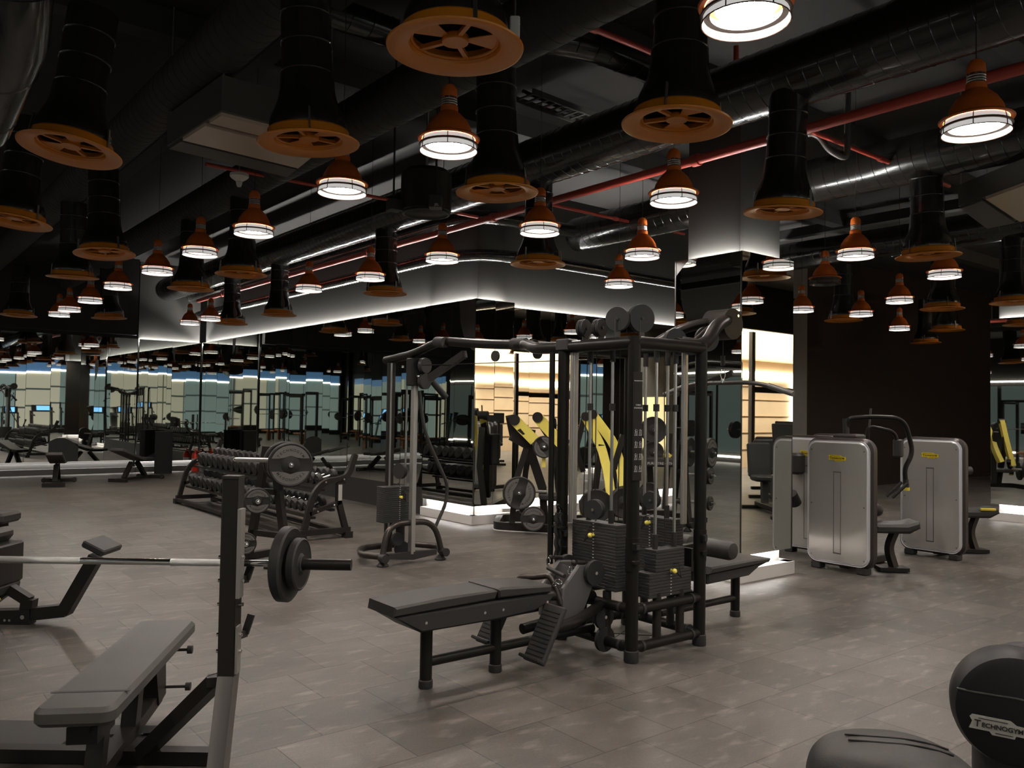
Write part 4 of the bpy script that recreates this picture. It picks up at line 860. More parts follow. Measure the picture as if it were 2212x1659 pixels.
for x, z in ((0.16, 0.28), (0.42, 0.36), (0.28, 0.62), (0.56, 0.7)):
    b = MB(); b.bar((x, 0, z), (x, LR, z), 0.06, 0.03); b.build('tier_rail', 'frame', RK)
b = MB(); b.bar((0.6, 0.0, 0.06), (0.6, LR, 0.06), 0.07, 0.05); b.build('floor_rail', 'frame', RK)
b = MB(); b.bar((0.0, 0.0, 0.06), (0.0, LR, 0.06), 0.07, 0.05); b.build('floor_rail', 'frame', RK)
def make_dumbbell(r, L, lab, grp):
    o = thing('dumbbell', lab, 'dumbbell', (0, 0, 0), 0, grp)
    b = MB(); b.cyl((-L/2, 0, 0), (L/2, 0, 0), 0.016, 12); b.build('handle', 'chrome', o)
    for s in (-1, 1):
        b = MB(); q = Matrix.Rotation(s*PI/2, 4, 'Y'); hd_ = 0.1 if r > 0.09 else 0.06; b.lathe([(0.03, L/2-hd_), (r*0.93, L/2-hd_), (r, L/2-hd_+0.012), (r, L/2-0.02), (r*0.88, L/2), (r*0.3, L/2-0.004), (0.02, L/2)], 20, q); h = b.build('head', 'rubber', o)
    return o
db1 = make_dumbbell(0.112, 0.38, 'black round rubber dumbbell on the upper tier of the long rack', 'dumbbells on the upper tier of the rack')
db2 = make_dumbbell(0.104, 0.36, 'black round rubber dumbbell on the lower tier of the long rack', 'dumbbells on the lower tier of the rack')
db3 = make_dumbbell(0.078, 0.27, 'small chrome-handled dumbbell at the near end of the rack, upper tier', 'small dumbbells on the upper tier')
db4 = make_dumbbell(0.078, 0.27, 'small chrome-handled dumbbell at the near end of the rack, lower tier', 'small dumbbells on the lower tier')
def lay(proto, pts, tilt):
    for i, (x, y, z) in enumerate(pts):
        o = proto if i == 0 else copy_tree(proto); o.location = (x, y, z); o.rotation_euler = (random.uniform(0, 3), -tilt, 0)
    return
X0, Y0 = 4.42, 9.65
lay(db1, [(X0+0.42, Y0+1.95+0.235*i, 0.8) for i in range(12)], 0.28)
lay(db2, [(X0+0.29, Y0+1.95+0.22*i, 0.45) for i in range(13)], 0.3)
lay(db3, [(X0+0.42, Y0+0.2+0.18*i, 0.765) for i in range(9)], 0.28)
lay(db4, [(X0+0.29, Y0+0.25+0.18*i, 0.425) for i in range(9)], 0.3)
# ================================================================== panelled strength machines
def badge(parent, mt, w, m='badge', txt='TECHNOGYM', name='logo_badge'):
    h = w*0.2; b = MB()
    out = [(-0.5*w, -0.6*h), (-0.15*w, -0.6*h), (-0.1*w, -0.9*h), (0.28*w, -0.9*h), (0.3*w, -0.6*h), (0.5*w, -0.6*h), (0.5*w, 0.35*h), (0.3*w, 0.4*h), (0.2*w, 0.75*h), (-0.46*w, 0.75*h), (-0.5*w, 0.5*h), (-0.45*w, 0.1*h)]
    b.prism(out, 0.003, mt); o = b.build(name, m, parent)
    b = MB(); text_mb('T', 0.19*w, 0.0015*w, mt @ Matrix.Translation((-0.36*w, -0.01*w, 0.0045)), b, 0.0008)
    text_mb('ECHNOGYM', 0.125*w, 0.0015*w, mt @ Matrix.Translation((0.065*w, -0.02*w, 0.0045)), b, 0.0008)
    b.box(-0.1*w, 0.1*w, 0.0045, 0.5*w, 0.012*w, 0.001, mt); b.box(0.1*w, -0.13*w, 0.0045, 0.3*w, 0.012*w, 0.001, mt)
    b.build('lettering', 'ink', o); return o
def panel_shield(parent, x, y, side=-1, wd=0.76, ht=1.36, logo=True):
    """rounded silver cover standing in the yz plane at x, outer face towards side*x, centred on y"""
    R = Matrix.Rotation(-PI/2, 4, 'Y') if side < 0 else Matrix.Rotation(PI/2, 4, 'Y')
    mt = T(x, y, 0.05+ht/2) @ R
    b = MB(); b.slab(ht, wd, 0.13, 0.13, 0.03, mt @ T(0, 0, -0.13), n=8); s = b.build('shield_rim', 'rim', parent)
    b = MB(); b.slab(ht-0.05, wd-0.05, 0.03, 0.115, 0.022, mt @ T(0, 0, -0.012), n=8); b.build('shield_edge', 'silver_edge', s)
    b = MB(); b.slab(ht-0.105, wd-0.105, 0.024, 0.09, 0.002, mt @ T(0, 0, -0.004), n=8); f = b.build('shield_panel', 'silver', parent)
    b = MB(); g = MB()
    q = T(x, y, 0) 
    for dy in (-0.04, 0.04): g.box(side*0.0205, dy, 0.62, 0.003, 0.006, 0.86, q)
    for dz in (0.19, 1.05): g.box(side*0.0205, 0, dz, 0.003, 0.09, 0.012, q)
    g.build('groove', 'greybox', f)
    b = MB()
    for dy in (-0.3, 0.3):
        for dz in (0.15, 0.7, 1.28): b.cyl((side*0.02, dy, dz), (side*0.0235, dy, dz), 0.008, 10)
    for v in range(len(b.v)): p = b.v[v]; b.v[v] = (p[0]+x, p[1]+y, p[2])
    b.build('screw', 'greybox', f)
    if logo:
        if side < 0: lm = T(x-0.021, y, 1.2) @ Matrix.Rotation(-PI/2, 4, 'Z') @ Matrix.Rotation(PI/2, 4, 'X')
        else: lm = T(x+0.021, y, 1.2) @ Matrix.Rotation(PI/2, 4, 'Z') @ Matrix.Rotation(PI/2, 4, 'X')
        badge(f, lm, 0.2)
    for dy in (-0.26, 0.26): b = MB(); b.slab(0.13, 0.11, 0.07, 0.02, 0.01, T(x-side*0.05, y+dy, 0)); b.build('foot', 'plastic', s)
def seat_unit(t, x, y, z=0.47, d=1):
    b = MB(); b.prism([(-0.22, 0), (0.15, 0.0), (0.26, 0.06), (0.25, 0.13), (0.12, 0.1), (-0.2, 0.09)], 0.36, T(x, y+0.0, z-0.06, rz=d) @ T(0, 0.18, 0, rx=PI/2), 0.03); b.build('seat', 'leather', t)
    mt = T(x, y, 0, rz=d)
    b = MB(); b.tube([mt @ Vector(p) for p in fillet([(0.05, 0, z-0.06), (-0.02, 0, 0.25), (0.05, 0, 0.02)], 0.1)], 0, 4, sq=(0.09, 0.06)); b.box(0.02, 0, 0.03, 0.3, 0.2, 0.04, mt); b.build('seat_post', 'frame', t)
    b = MB(); b.box(0.27, 0.12, z-0.07, 0.07, 0.03, 0.015, mt); b.build('adjust_lever', 'yellow_d', t)
# machine A: nearest panel with overhead arm
M['rim'] = mat('dark_rim', (0.028, 0.02, 0.018, 1), 0.4)
MA = thing('abdominal_machine', 'silver-panelled strength machine nearest the mirrored column, with an overhead curved black arm', 'strength machine', (8.28, 4.78, 0))
panel_shield(MA, 0, 0, -1)
b = MB(); b.slab(0.9, 0.12, 0.08, 0.03, 0.01, T(0.55, 0, 0.02)); b.build('base_frame', 'frame', MA)
b = MB(); b.slab(0.16, 0.3, 1.25, 0.04, 0.02, T(0.2, 0.05, 0.1)); b.build('stack_tower', 'frame', MA)
b = MB(); b.bar((0.5, -0.05, 0.35), (0.35, -0.02, 1.0), 0.18, 0.12); b.build('back_support', 'grey_frame', MA)
b = MB(); b.tube(fillet([(0.5, 0.19, 1.5), (0.5, 0.17, 1.62), (0.72, 0.0, 1.645), (1.0, -0.22, 1.63), (1.08, -0.28, 1.25), (0.96, -0.24, 1.07), (0.97, -0.25, 0.92)], 0.14, 6), 0.026, 14); o = b.build('press_arm', 'frame_gloss', MA)
b = MB(); b.cyl((0.5, 0.19, 1.38), (0.5, 0.2, 1.62), 0.035, 14); b.build('arm_joint', 'rubber', MA)
b = MB(); b.cyl((0.97, -0.25, 0.95), (0.965, -0.26, 0.86), 0.03, 12); b.build('hand_grip', 'rubber', MA)
b = MB(); b.cyl((0.965, -0.26, 0.865), (0.965, -0.26, 0.83), 0.034, 12); b.build('grip_end', 'yellow_d', MA)
b = MB(); b.tube(fillet([(0.58, 0.0, 1.15), (0.58, -0.02, 1.54), (0.82, -0.2, 1.48), (0.85, -0.22, 1.33)], 0.07), 0.022, 12); b.build('inner_arm', 'frame_gloss', MA)
b = MB(); b.slab(0.09, 0.1, 0.2, 0.03, 0.015, T(0.86, -0.22, 1.2)); b.build('arm_pad', 'leather', MA)
b = MB(); b.slab(0.2, 0.3, 0.1, 0.03, 0.02, T(0.4, 0.1, 1.35)); b.build('chest_pad', 'leather', MA)
sp = W(1922, 1132, 0.5)-MA.location; seat_unit(MA, sp.x, sp.y, 0.48, -0.75)
for dx, dz in ((0.6, 0.88), (0.73, 0.86)): b = MB(); b.cyl((dx, -0.22, dz-0.1), (dx+0.1, -0.34, dz+0.06), 0.018, 10); b.build('handle', 'rubber', MA)
b = MB(); b.ball((0.62, -0.1, 0.62), 0.07); b.build('roller_pad', 'leather', MA)
# machine B
MC = thing('leg_machine', 'silver-panelled strength machine farther right, in front of the black wall', 'strength machine', (10.04, 4.62, 0))
panel_shield(MC, 0, 0, -1)
b = MB(); b.slab(0.9, 0.12, 0.08, 0.03, 0.01, T(0.6, 0, 0.02)); b.build('base_frame', 'frame', MC)
b = MB(); b.slab(0.16, 0.3, 1.25, 0.04, 0.02, T(0.2, 0.05, 0.1)); b.build('stack_tower', 'frame', MC)
sp = W(2098, 1105, 0.5)-MC.location; seat_unit(MC, sp.x, sp.y, 0.5, -0.75)
b = MB(); b.slab(0.18, 0.04, 0.03, 0.012, 0.005, T(sp.x-0.02, sp.y-0.2, 0.53, rz=-0.75)); b.build('seat_handle', 'yellow_d', MC)
for s in (0, 1): b = MB(); b.cyl((0.95+0.08*s, 0.25-0.1*s, 0.9), (1.03+0.08*s, 0.2-0.1*s, 1.26-0.06*s), 0.024, 12); b.build('handle', 'rubber', MC)
b = MB(); b.cyl((0.55, 0.0, 0.78), (0.95, 0.18, 1.0), 0.05, 16); b.cyl((0.9, 0.25, 0.95), (1.2, 0.05, 0.98), 0.05, 16); b.build('roller_pad', 'leather', MC)
# machines behind
MD = thing('strength_machine', 'silver-panelled machine half hidden behind the mirrored column', 'strength machine', (8.95, 5.55, 0))
panel_shield(MD, 0, 0, -1)
b = MB(); b.slab(0.6, 0.12, 0.08, 0.03, 0.01, T(0.4, 0, 0.02)); b.build('base_frame', 'frame', MD)
b = MB(); b.slab(0.2, 0.2, 0.25, 0.06, 0.03, T(-0.12, 0.1, 0.95)); b.cyl((-0.1, 0.1, 0.6), (-0.2, 0.1, 0.72), 0.07, 16); b.build('pad', 'leather', MD)
ME = thing('strength_machine', 'silver-panelled machine seen between the two front panels', 'strength machine', (10.1, 5.9, 0))
panel_shield(ME, 0, -0.02, -1)
b = MB(); b.slab(0.6, 0.12, 0.08, 0.03, 0.01, T(0.4, 0, 0.02)); b.build('base_frame', 'frame', ME)
b = MB(); b.cyl((0.3, -0.3, 1.2), (0.3, -0.35, 1.75), 0.014, 10); b.build('mast', 'grey_frame', ME)
# ================================================================== plate-loaded machines with yellow arms
def fp(parent, ox, py0, sc_):
    def P(px, py, y=0.0): return Vector(((px-ox)/sc_, y, (py0-py)/sc_))
    return P
def plate_machine(name, label, org, ox, py0, s, beams, posts, base, seat, logo=None):
    t = thing(name, label, 'strength machine', (org.x, org.y, 0), -A); P = fp(t, ox, py0, s)
    for k, (pts, w, h) in enumerate(beams):
        pp = [P(*p) for p in pts]; b = MB(); b.tube(fillet(pp, 0.12, 4) if len(pp) > 2 else pp, 0, 4, sq=(w, h)); o = b.build('lever_arm', 'yellow', t)
        d = (pp[1]-pp[0]).normalized(); b = MB(); b.cyl(pp[0]+Vector((0, -w*0.75, 0)), pp[0]+Vector((0, w*0.75, 0)), h*0.5, 18); b.build('arm_joint', 'frame', o)
    for pts, w, h in posts:
        b = MB(); b.tube([P(*p) for p in pts], 0, 4, sq=(w, h)); b.build('upright', 'frame', t)
    b = MB(); b.tube(fillet(base, 0.12, 5), 0, 4, sq=(0.09, 0.11)); b.build('base_frame', 'frame', t)
    b = MB(); b.tube([p-Vector((0, 0, 0.055)) for p in fillet(base, 0.12, 5)], 0, 4, sq=(0.1, 0.012)); b.build('base_trim', 'white', t)
    for (px, py, y, w, d, h, ry) in seat:
        b = MB(); c = P(px, py, y); b.slab(w, d, h, 0.04, 0.02, Matrix.Translation(c) @ Matrix.Rotation(ry, 4, 'Y')); b.build('pad', 'leather', t)
    return t, P
def load(t, P, px, py, y, r, th_, label, face=True, roll=0.0, d=(0.1, -1, 0)):
    R = Matrix.Rotation(-A, 4, 'Z'); c = P(px, py, y); wc = t.location + (R @ c); wd = R @ Vector(d).normalized()
    b = MB(); b.cyl(c-Vector(d).normalized()*0.25, c+Vector(d).normalized()*(th_/2+0.03), 0.024, 14); o = b.build('peg', 'steel', t)
    b = MB(); b.ball(c+Vector(d).normalized()*(th_/2+0.035), 0.024, 12); b.build('peg_cap', 'chrome', o)
    q = make_plate(r, th_, label, face=face); aim(q, wc, wd, roll); return q
o1 = D(1150, 1142, 11.45); 
PA, P1_ = plate_machine('chest_press', 'yellow-armed plate-loaded press beside the corner pier, left of the cable station', o1, 1150, 1142, 157,
    [([(1108, 903, 0.0), (1152, 947, 0.0)], 0.1, 0.15), ([(1160, 897, 0.5), (1226, 968, 0.45), (1226, 1010, 0.4), (1218, 1028, 0.4)], 0.1, 0.15), ([(1172, 978, -0.05), (1172, 1003, -0.05)], 0.05, 0.09)],
    [([(1098, 895, 0.05), (1105, 930, 0.1), (1140, 960, 0.15), (1172, 1052, 0.2)], 0.12, 0.14), ([(1135, 962, 0.1), (1112, 1040, 0.1), (1106, 1125, 0.0)], 0.08, 0.08), ([(1150, 925, 0.5), (1135, 1020, 0.5), (1128, 1120, 0.6)], 0.08, 0.08), ([(1172, 1052, 0.2), (1178, 1130, 0.3)], 0.1, 0.12), ([(1160, 900, 0.5), (1200, 960, 0.5), (1215, 1100, 0.5)], 0.09, 0.1), ([(1100, 940, 0.0), (1140, 962, 0.1)], 0.06, 0.08), ([(1115, 1100, -0.1), (1150, 1125, -0.2)], 0.07, 0.07)],
    [Vector((0.35, -0.15, 0.06)), Vector((-0.5, 0.1, 0.06)), Vector((-0.45, 0.95, 0.06)), Vector((0.9, 1.0, 0.06))],
    [(1192, 1078, 0.3, 0.36, 0.36, 0.09, 0.05), (1212, 1020, 0.5, 0.1, 0.34, 0.5, 0.15)])
load(PA, P1_, 1120, 1056, -0.25, 0.222, 0.06, 'large grey-faced lettered plate low on the yellow-armed press by the corner pier', roll=1.25)
load(PA, P1_, 1150, 1108, -0.32, 0.165, 0.05, 'small grey-faced plate lowest on the yellow-armed press by the corner pier', roll=0.0)
load(PA, P1_, 1171, 959, -0.15, 0.15, 0.05, 'plate loaded high on the lever arm of the yellow-armed press', roll=2.2)
b = MB(); b.prism([(0, 0), (0.1, 0.02), (0.11, 0.05), (0.01, 0.05)], 0.002, Matrix.Translation(P1_(1114, 925, -0.056)) @ Matrix.Rotation(PI/2, 4, 'X') @ Matrix.Rotation(-0.85, 4, 'Z')); b.build('arm_badge', 'frame', PA)
b = MB(); b.cyl(P1_(1155, 1054, -0.1), P1_(1178, 1054, -0.1), 0.02, 10); b.build('steel_peg', 'steel', PA)
o2 = D(1310, 1150, 11.0)
PB, P2_ = plate_machine('row_machine', 'yellow-armed plate-loaded machine seen through the cable station', o2, 1310, 1150, 164,
    [([(1264, 890, 0.2), (1300, 955, 0.2), (1316, 1020, 0.15), (1320, 1060, 0.1)], 0.09, 0.12), ([(1286, 885, 0.6), (1335, 950, 0.55), (1350, 1000, 0.5), (1355, 1045, 0.4)], 0.09, 0.13), ([(1256, 1075, 0.0), (1256, 1100, 0.0)], 0.05, 0.08)],
    [([(1262, 888, 0.2), (1245, 960, 0.2), (1262, 1010, 0.3)], 0.07, 0.08), ([(1355, 930, 0.5), (1335, 1000, 0.5), (1330, 1130, 0.5)], 0.08, 0.1), ([(1300, 950, 0.2), (1280, 1130, 0.3)], 0.08, 0.1), ([(1260, 1090, 0), (1330, 1040, 0.2)], 0.08, 0.08)],
    [Vector((0.6, -0.2, 0.06)), Vector((-0.35, -0.05, 0.06)), Vector((-0.3, 0.9, 0.06)), Vector((0.9, 0.9, 0.06))],
    [(1300, 1085, 0.3, 0.34, 0.36, 0.09, 0.1)])
load(PB, P2_, 1285, 1080, -0.1, 0.22, 0.06, 'dark plate on the left of the yellow-armed machine behind the cable station', False)
load(PB, P2_, 1340, 1072, -0.1, 0.2, 0.06, 'dark plate on the right of the yellow-armed machine behind the cable station', False, d=(0.6, -1, 0))
# third machine, right of the near upright
o3 = D(1425, 1130, 12.4)
PC, P3_ = plate_machine('leg_press', 'dark plate-loaded machine with small yellow arm, seen behind the right stack of the cable station', o3, 1425, 1130, 145,
    [([(1425, 1000, 0.0), (1445, 978, 0.0)], 0.06, 0.08), ([(1412, 925, 0.3), (1450, 922, 0.3)], 0.06, 0.05)],
    [([(1402, 935, 0.2), (1412, 1100, 0.2)], 0.09, 0.1), ([(1450, 935, 0.2), (1440, 1100, 0.2)], 0.08, 0.08)],
    [Vector((0.4, -0.2, 0.06)), Vector((-0.3, -0.1, 0.06)), Vector((-0.3, 0.8, 0.06)), Vector((0.4, 0.8, 0.06))],
    [(1420, 1005, -0.1, 0.42, 0.2, 0.13, 0.0)])
b = text_mb('PURE STRENGTH', 0.05, 0.0005, Matrix.Translation(P3_(1420, 998, -0.205)) @ Matrix.Rotation(PI/2, 4, 'X')); b.build('lettering', 'label', PC)
load(PC, P3_, 1412, 928, 0.1, 0.2, 0.06, 'dark plate at the top of the machine behind the right weight stack', False)
load(PC, P3_, 1408, 975, -0.05, 0.16, 0.06, 'dark plate below it on the machine behind the right weight stack', False)
load(PC, P3_, 1398, 1068, -0.1, 0.2, 0.06, 'dark plate low on the machine behind the right weight stack', False, d=(0.7, -1, 0))
# ================================================================== adjustable benches before the far mirror
def adj_bench(loc, rz, label, back):
    t = thing('adjustable_bench', label, 'bench', loc, rz, 'adjustable benches before the far mirror')
    b = MB(); b.bar((-0.55, 0, 0.06), (0.6, 0, 0.06), 0.08, 0.06).bar((-0.55, -0.28, 0.05), (-0.55, 0.28, 0.05), 0.08, 0.07).bar((0.6, -0.2, 0.05), (0.6, 0.2, 0.05), 0.08, 0.07); b.build('base', 'frame', t)
    b = MB(); b.bar((-0.35, 0, 0.08), (-0.05, 0, 0.4), 0.09, 0.07).bar((0.4, 0, 0.08), (0.15, 0, 0.4), 0.09, 0.07); b.build('support', 'frame', t)
    b = MB(); b.slab(0.34, 0.3, 0.07, 0.04, 0.015, T(-0.3, 0, 0.42)); b.build('seat_pad', 'leather', t)
    b = MB(); b.slab(0.85, 0.3, 0.07, 0.04, 0.015, T(-0.1, 0, 0.42, ry=-back) @ T(0.43, 0, 0)); b.build('back_pad', 'leather_grey', t)
    for s in (-1, 1): b = MB(); b.cyl((-0.58, s*0.28, 0.05), (-0.52, s*0.28, 0.05), 0.05, 14); b.build('wheel', 'rubber', t)
    b = MB(); b.box(-0.592, -0.16, 0.06, 0.004, 0.05, 0.05); b.build('label_plate', 'label', t)
    return t
q = W(122, 1047); adj_bench(q, math.radians(255), 'adjustable bench left of the other, standing before the far mirror wall', 0.25)
q = W(292, 1038); adj_bench(q, math.radians(222), 'adjustable bench nearer the black cabinet, standing before the far mirror wall', 0.3)
q = W(352, 1022); BX = thing('cabinet', 'plain black box cabinet standing against the far mirror wall', 'cabinet', (q.x, q.y, 0), -A+0.4)
b = MB(); b.slab(0.4, 0.25, 1.0, 0.01, 0.004); b.build('body', 'frame', BX)
b = MB(); b.slab(0.42, 0.27, 0.02, 0.01, 0.004, T(0, 0, 1.0)); b.build('lid', 'plastic', BX)
q = W(421, 1018); FE = thing('fire_extinguisher', 'red fire extinguisher on the floor by the far mirror corner', 'fire extinguisher', (q.x, q.y, 0))
b = MB(); b.lathe([(0.075, 0), (0.085, 0.02), (0.085, 0.38), (0.06, 0.46), (0.025, 0.49)], 20); b.build('cylinder', 'red', FE)
b = MB(); b.lathe([(0.088, 0.2), (0.088, 0.32)], 20, None, False, False); b.build('label_band', 'white', FE)
b = MB(); b.cyl((0, 0, 0.48), (0, 0, 0.54), 0.02, 10).bar((-0.06, 0, 0.55), (0.06, 0, 0.57), 0.03, 0.015).tube(fillet([(0.02, 0, 0.52), (0.11, 0, 0.5), (0.1, 0, 0.2)], 0.05), 0.012, 8); b.build('valve', 'red', FE)
# ================================================================== machine at the left edge
q = D(30, 1345, 6.3)
LM = thing('leg_extension_bench', 'black bench machine with bent foot bar, cut by the left edge', 'strength machine', (q.x, q.y, 0), -A)
lp = lambda px, py, y=0.0: Vector(((px-30)/286, y, (1348-py)/286))
b = MB(); b.bar(lp(-200, 1345), lp(70, 1333), 0.09, 0.12).bar(lp(60, 1328), lp(142, 1318), 0.08, 0.09); b.build('base_rail', 'frame', LM)
b = MB(); b.bar(lp(138, 1322), lp(203, 1203), 0.09, 0.09); b.build('foot_bar', 'frame', LM)
b = MB(); b.slab(0.18, 0.3, 0.05, 0.02, 0.01, Matrix.Translation(lp(211, 1186)) @ Matrix.Rotation(0.45, 4, 'Y')); b.build('foot_pad', 'plastic', LM)
b = MB(); b.bar(lp(58, 1335), lp(62, 1295), 0.09, 0.08).bar(lp(20, 1275), lp(62, 1300), 0.07, 0.07).bar(lp(10, 1280), lp(-60, 1335), 0.07, 0.07); b.build('adjuster', 'frame', LM)
b = MB(); b.cyl(lp(57, 1331, -0.06), lp(57, 1331, 0.06), 0.016, 12).cyl(lp(20, 1338, -0.06), lp(20, 1338, 0.06), 0.01, 10).cyl(lp(30, 1338, -0.06), lp(30, 1338, 0.06), 0.01, 10); b.build('bolt', 'chrome', LM)
b = MB(); b.cyl(lp(4, 1294, -0.07), lp(4, 1294, -0.045), 0.014, 12); b.build('adjust_knob', 'yellow_d', LM)
b = MB(); b.slab(0.16, 0.34, 0.3, 0.03, 0.012, Matrix.Translation(lp(-2, 1264))); b.build('roller_block', 'frame', LM)
b = MB(); b.slab(0.5, 0.34, 0.09, 0.04, 0.02, Matrix.Translation(lp(-42, 1215)) @ Matrix.Rotation(-0.9, 4, 'Y')); b.build('back_pad', 'leather', LM)
b = MB(); b.slab(0.6, 0.34, 0.09, 0.04, 0.02, Matrix.Translation(lp(-70, 1275)) @ Matrix.Rotation(0.15, 4, 'Y')); b.build('seat_pad', 'leather', LM)
q = D(-25, 1160, 9.6)
LN = thing('roller_bench', 'dark padded roller bench behind it at the left edge', 'bench', (q.x, q.y, 0), -A)
b = MB(); b.slab(0.5, 0.4, 0.12, 0.05, 0.03, T(0.02, 0, 0.28)); b.build('pad', 'leather', LN)
b = MB(); b.slab(0.3, 0.3, 0.26, 0.03, 0.01, T(0, 0, 0.02)); b.bar((-0.2, 0, 0.1), (0.33, -0.05, 0.05), 0.1, 0.05); b.build('base', 'frame', LN)
# ================================================================== exercise bike, foreground right
q = D(2188, 1524, 2.3)
EB = thing('exercise_bike', 'black upholstered exercise machine with round lettered cover, cut by the lower right corner', 'exercise machine', (q.x, q.y, 0), -A-0.42)
zc = q.z
b = MB(); b.lathe([(0.001, 0.07), (0.125, 0.07), (0.143, 0.06), (0.152, 0.035), (0.154, 0.0), (0.152, -0.05), (0.13, -0.08), (0.001, -0.08)], 56, T(0.0, 0, zc, rx=PI/2)); rc = b.build('round_cover', 'cover', EB)
b = MB(); b.tube([(-0.14, -0.064, zc+0.045), (-0.1, -0.071, zc+0.043), (0.0, -0.071, zc+0.04), (0.07, -0.071, zc+0.03), (0.12, -0.071, zc+0.005)], 0.003, 8); b.build('crease', 'leather_grey', rc)
badge(rc, T(-0.042, -0.071, zc-0.04) @ Matrix.Rotation(PI/2, 4, 'X') @ Matrix.Rotation(-0.06, 4, 'Z'), 0.138, 'badge_g')
b = MB(); b.lathe([(0.001, 0.08), (0.125, 0.08), (0.146, 0.05), (0.15, 0.0), (0.13, -0.08), (0.001, -0.08)], 40, T(0.055, 0.14, zc-0.005, rx=PI/2)); b.build('rear_cover', 'cover', EB)
b = MB(); b.slab(0.34, 0.3, 0.5, 0.06, 0.03, T(0.06, 0.1, 0.1)); b.slab(0.24, 0.2, 0.26, 0.09, 0.04, T(0.03, 0.1, zc-0.34)); b.build('body', 'plastic', EB)
b = MB(); b.slab(0.9, 0.4, 0.08, 0.06, 0.02, T(-0.25, 0, 0)); b.slab(0.1, 0.1, 0.55, 0.03, 0.01, T(-0.3, -0.05, 0.05)); b.build('base', 'frame', EB)
def dome(b, w, d, h, mtx, n=14):
    vs = []; fs = []
    for i in range(n+1):
        t = i/n; s = math.cos(t*PI/2)**0.42 if i < n else 0.02; z = h*math.sin(t*PI/2)
        for k in range(36):
            a = 2*PI*k/36; ca, sa = math.cos(a), math.sin(a); e = 0.75
            px_ = w/2*s*math.copysign(abs(ca)**e, ca); py_ = d/2*s*math.copysign(abs(sa)**e, sa)
            py_ *= 1-0.35*max(0, px_/(w/2))      # narrower towards the nose
            vs.append((px_, py_, z-0.06*max(0, px_/(w/2))**2))
    for i in range(n):
        for k in range(36): j = (k+1) % 36; fs.append((i*36+k, i*36+j, (i+1)*36+j, (i+1)*36+k))
    fs.append(tuple(range(35, -1, -1))); fs.append(tuple(range(n*36, n*36+36))); b.add(vs, fs, mtx)
EI = (Matrix.Translation(EB.location) @ Matrix.Rotation(EB.rotation_euler.z, 4, 'Z')).inverted()
sc0 = D(1945, 1696, 2.0); sl = EI @ Vector((sc0.x, sc0.y, sc0.z))
SM = T(sl.x, sl.y, sl.z, rz=0.25)
b = MB(); dome(b, 0.42, 0.3, 0.1, SM); sd = b.build('seat_pad', 'leather', EB, ang=60)
b = MB()
for k in (0.0, 0.035): b.tube([SM @ Vector((-0.12+0.026*i, 0.025-k, 0.1-0.06*max(0, (-0.12+0.026*i)/0.21)**2)) for i in range(10)], 0.0025, 8)
b.build('seam', 'cover', sd)
# ================================================================== things behind the camera, seen in the mirrors
def bike(x, y, rz, lab):
    t = thing('recumbent_bike', lab, 'exercise machine', (x, y, 0), rz, 'recumbent bikes seen in the mirrors')
    b = MB(); b.slab(1.6, 0.12, 0.1, 0.04, 0.02, T(0, 0, 0.04)); b.slab(0.1, 0.6, 0.06, 0.02, 0.01, T(-0.75, 0, 0)); b.slab(0.1, 0.6, 0.06, 0.02, 0.01, T(0.75, 0, 0)); b.build('base', 'frame', t)
    b = MB(); b.slab(0.4, 0.42, 0.1, 0.08, 0.03, T(-0.45, 0, 0.5)); b.bar((-0.45, 0, 0.5), (-0.4, 0, 0.1), 0.12, 0.1); b.build('seat', 'leather', t)
    b = MB(); b.slab(0.12, 0.42, 0.6, 0.05, 0.03, T(-0.66, 0, 0.55, ry=-0.2)); b.build('backrest', 'leather', t)
    b = MB(); b.lathe([(0.01, 0.09), (0.24, 0.09), (0.27, 0.05), (0.27, -0.05), (0.24, -0.09), (0.01, -0.09)], 28, T(0.35, 0, 0.42, rx=PI/2)); b.bar((0.4, 0, 0.5), (0.55, 0, 1.25), 0.12, 0.1); b.build('drive_housing', 'plastic', t)
    b = MB(); b.slab(0.06, 0.42, 0.3, 0.03, 0.01, T(0.55, 0, 1.2, ry=-0.2)); c = b.build('console', 'frame', t)
    b = MB(); b.box(-0.035, 0, 0.15, 0.005, 0.34, 0.22, T(0.55, 0, 1.2, ry=-0.2)); b.build('screen', 'screen_w', c)
    return t
b0 = bike(12.0, 1.9, 2.2, 'recumbent bike behind the camera, seen in the mirrored column')
for x, y, r in ((13.6, 0.9, 2.2), (15.2, -0.2, 2.2)):
    c = copy_tree(b0); c.location = (x, y, 0); c.rotation_euler = (0, 0, r); c['label'] = 'recumbent bike behind the camera, seen in the mirrored column'
def treadmill(x, y, rz):
    t = thing('treadmill', 'treadmill behind the camera, seen only in the mirrors', 'treadmill', (x, y, 0), rz, 'treadmills seen in the mirrors')
    b = MB(); b.slab(1.9, 0.8, 0.16, 0.06, 0.02, T(0, 0, 0.03)); b.build('deck', 'frame', t)
    b = MB(); b.box(0, 0, 0.195, 1.6, 0.5, 0.01); b.build('belt', 'rubber', t)
    for s in (-1, 1): b = MB(); b.bar((0.75, s*0.36, 0.15), (0.95, s*0.36, 1.25), 0.06, 0.1); b.bar((0.95, s*0.36, 1.1), (0.35, s*0.36, 1.0), 0.05, 0.05); b.build('mast', 'grey_frame', t)
    b = MB(); b.slab(0.08, 0.72, 0.36, 0.03, 0.01, T(0.93, 0, 1.2, ry=0.25)); c = b.build('console', 'frame', t)
    b = MB(); b.box(-0.045, 0, 0.19, 0.005, 0.42, 0.24, T(0.93, 0, 1.2, ry=0.25)); b.build('screen', 'screen', c)
    return t
t0 = treadmill(1.5, -3.8, -PI/2)
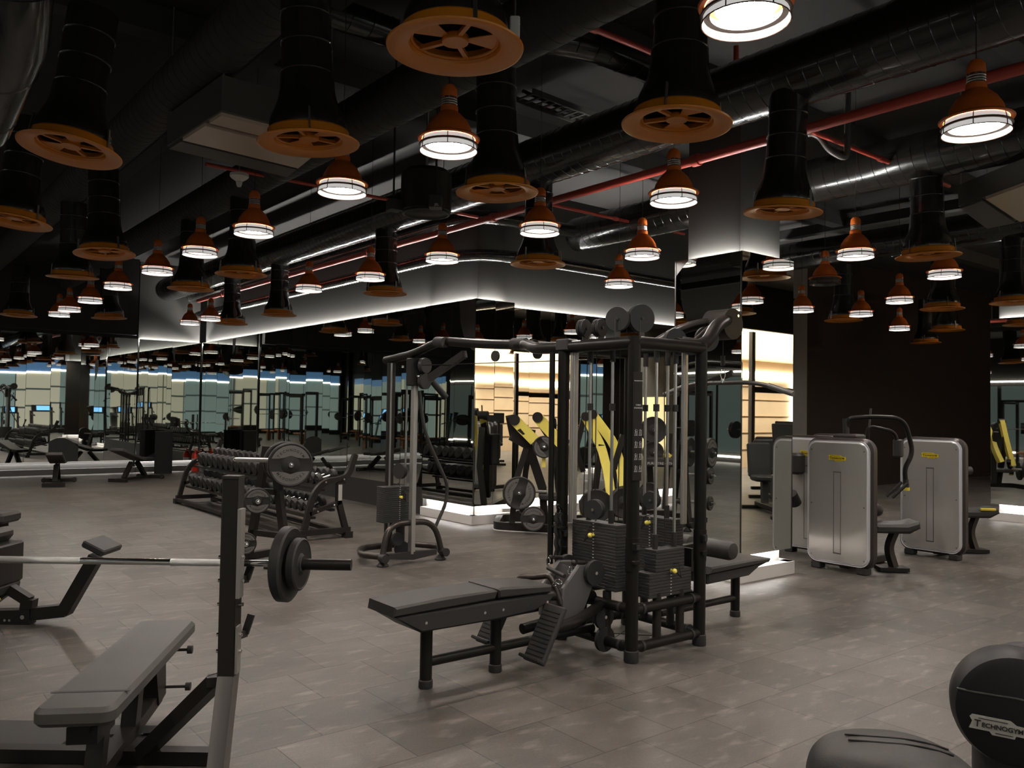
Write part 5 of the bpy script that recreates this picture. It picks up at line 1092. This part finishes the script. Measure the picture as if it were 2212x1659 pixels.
for x in (2.8, 4.1, 5.4, 6.7, 8.0, 9.3): c = copy_tree(t0); c.location = (x, -3.8, 0)
for y in (0, 2.2, 4.4, 9.5, 12): c = copy_tree(t0); c.location = (-8.6, y, 0); c.rotation_euler = (0, 0, PI)
def rackunit(x, y, rz):
    t = thing('power_rack', 'tall black power rack behind the camera, seen only in the mirrors', 'rack', (x, y, 0), rz, 'power racks seen in the mirrors')
    for a in (-0.6, 0.6):
        for c in (-0.5, 0.5): b = MB(); b.bar((a, c, 0.0), (a, c, 2.3), 0.07, 0.07); b.build('upright', 'frame', t)
    b = MB(); b.bar((-0.6, -0.5, 2.27), (0.6, -0.5, 2.27), 0.07, 0.07).bar((-0.6, 0.5, 2.27), (0.6, 0.5, 2.27), 0.07, 0.07).bar((-0.6, -0.5, 2.2), (-0.6, 0.5, 2.2), 0.07, 0.07).bar((0.6, -0.5, 2.2), (0.6, 0.5, 2.2), 0.07, 0.07); b.build('top_frame', 'frame', t)
    b = MB(); b.cyl((-1.05, -0.56, 1.3), (1.05, -0.56, 1.3), 0.016, 12); b.build('bar', 'steel', t)
    for s in (-0.8, 0.8): b = MB(); b.cyl((s-0.05, -0.56, 1.3), (s+0.05, -0.56, 1.3), 0.21, 24); b.build('loaded_plate', 'rubber', t)
    b = MB(); b.slab(0.35, 1.1, 0.08, 0.04, 0.02, T(0, -0.2, 0.42)); b.bar((0, -0.2, 0.42), (0, -0.2, 0), 0.3, 0.1); b.build('bench', 'brownpad', t)
    return t
r0 = rackunit(-2.4, 4.4, 0.3)
for x, y, r in ((-2.2, 7.4, 0.2), (-3.5, 11.5, 1.6), (-3.5, 14.5, 1.6), (14.2, -1.6, 0.2), (11, -2.0, 0.1), (-1.8, 0.6, 0.9), (-6, 5, 0.5), (-2.5, 17, 0.4), (-5.5, 17.5, 0.2), (-6.5, 12, 1.2), (-6.8, 9, 0.1), (17.8, 1.5, 0.5)):
    c = copy_tree(r0); c.location = (x, y, 0); c.rotation_euler = (0, 0, r)
# ------------------------------------------------------------------ world and view
w = bpy.data.worlds.new('world'); sc.world = w; w.use_nodes = True
w.node_tree.nodes['Background'].inputs['Color'].default_value = (0.02, 0.018, 0.016, 1); w.node_tree.nodes['Background'].inputs['Strength'].default_value = 0.3
sc.view_settings.view_transform = 'Standard'; sc.view_settings.look = 'None'; sc.view_settings.gamma = 1; sc.view_settings.use_curve_mapping = False
sc.view_settings.exposure = 0.27
sc.cycles.max_bounces = 10; sc.cycles.glossy_bounces = 8; sc.cycles.diffuse_bounces = 4
sc.cycles.use_denoising = True; sc.cycles.sample_clamp_indirect = 6; sc.cycles.sample_clamp_direct = 0
sc.cycles.caustics_reflective = False; sc.cycles.caustics_refractive = False
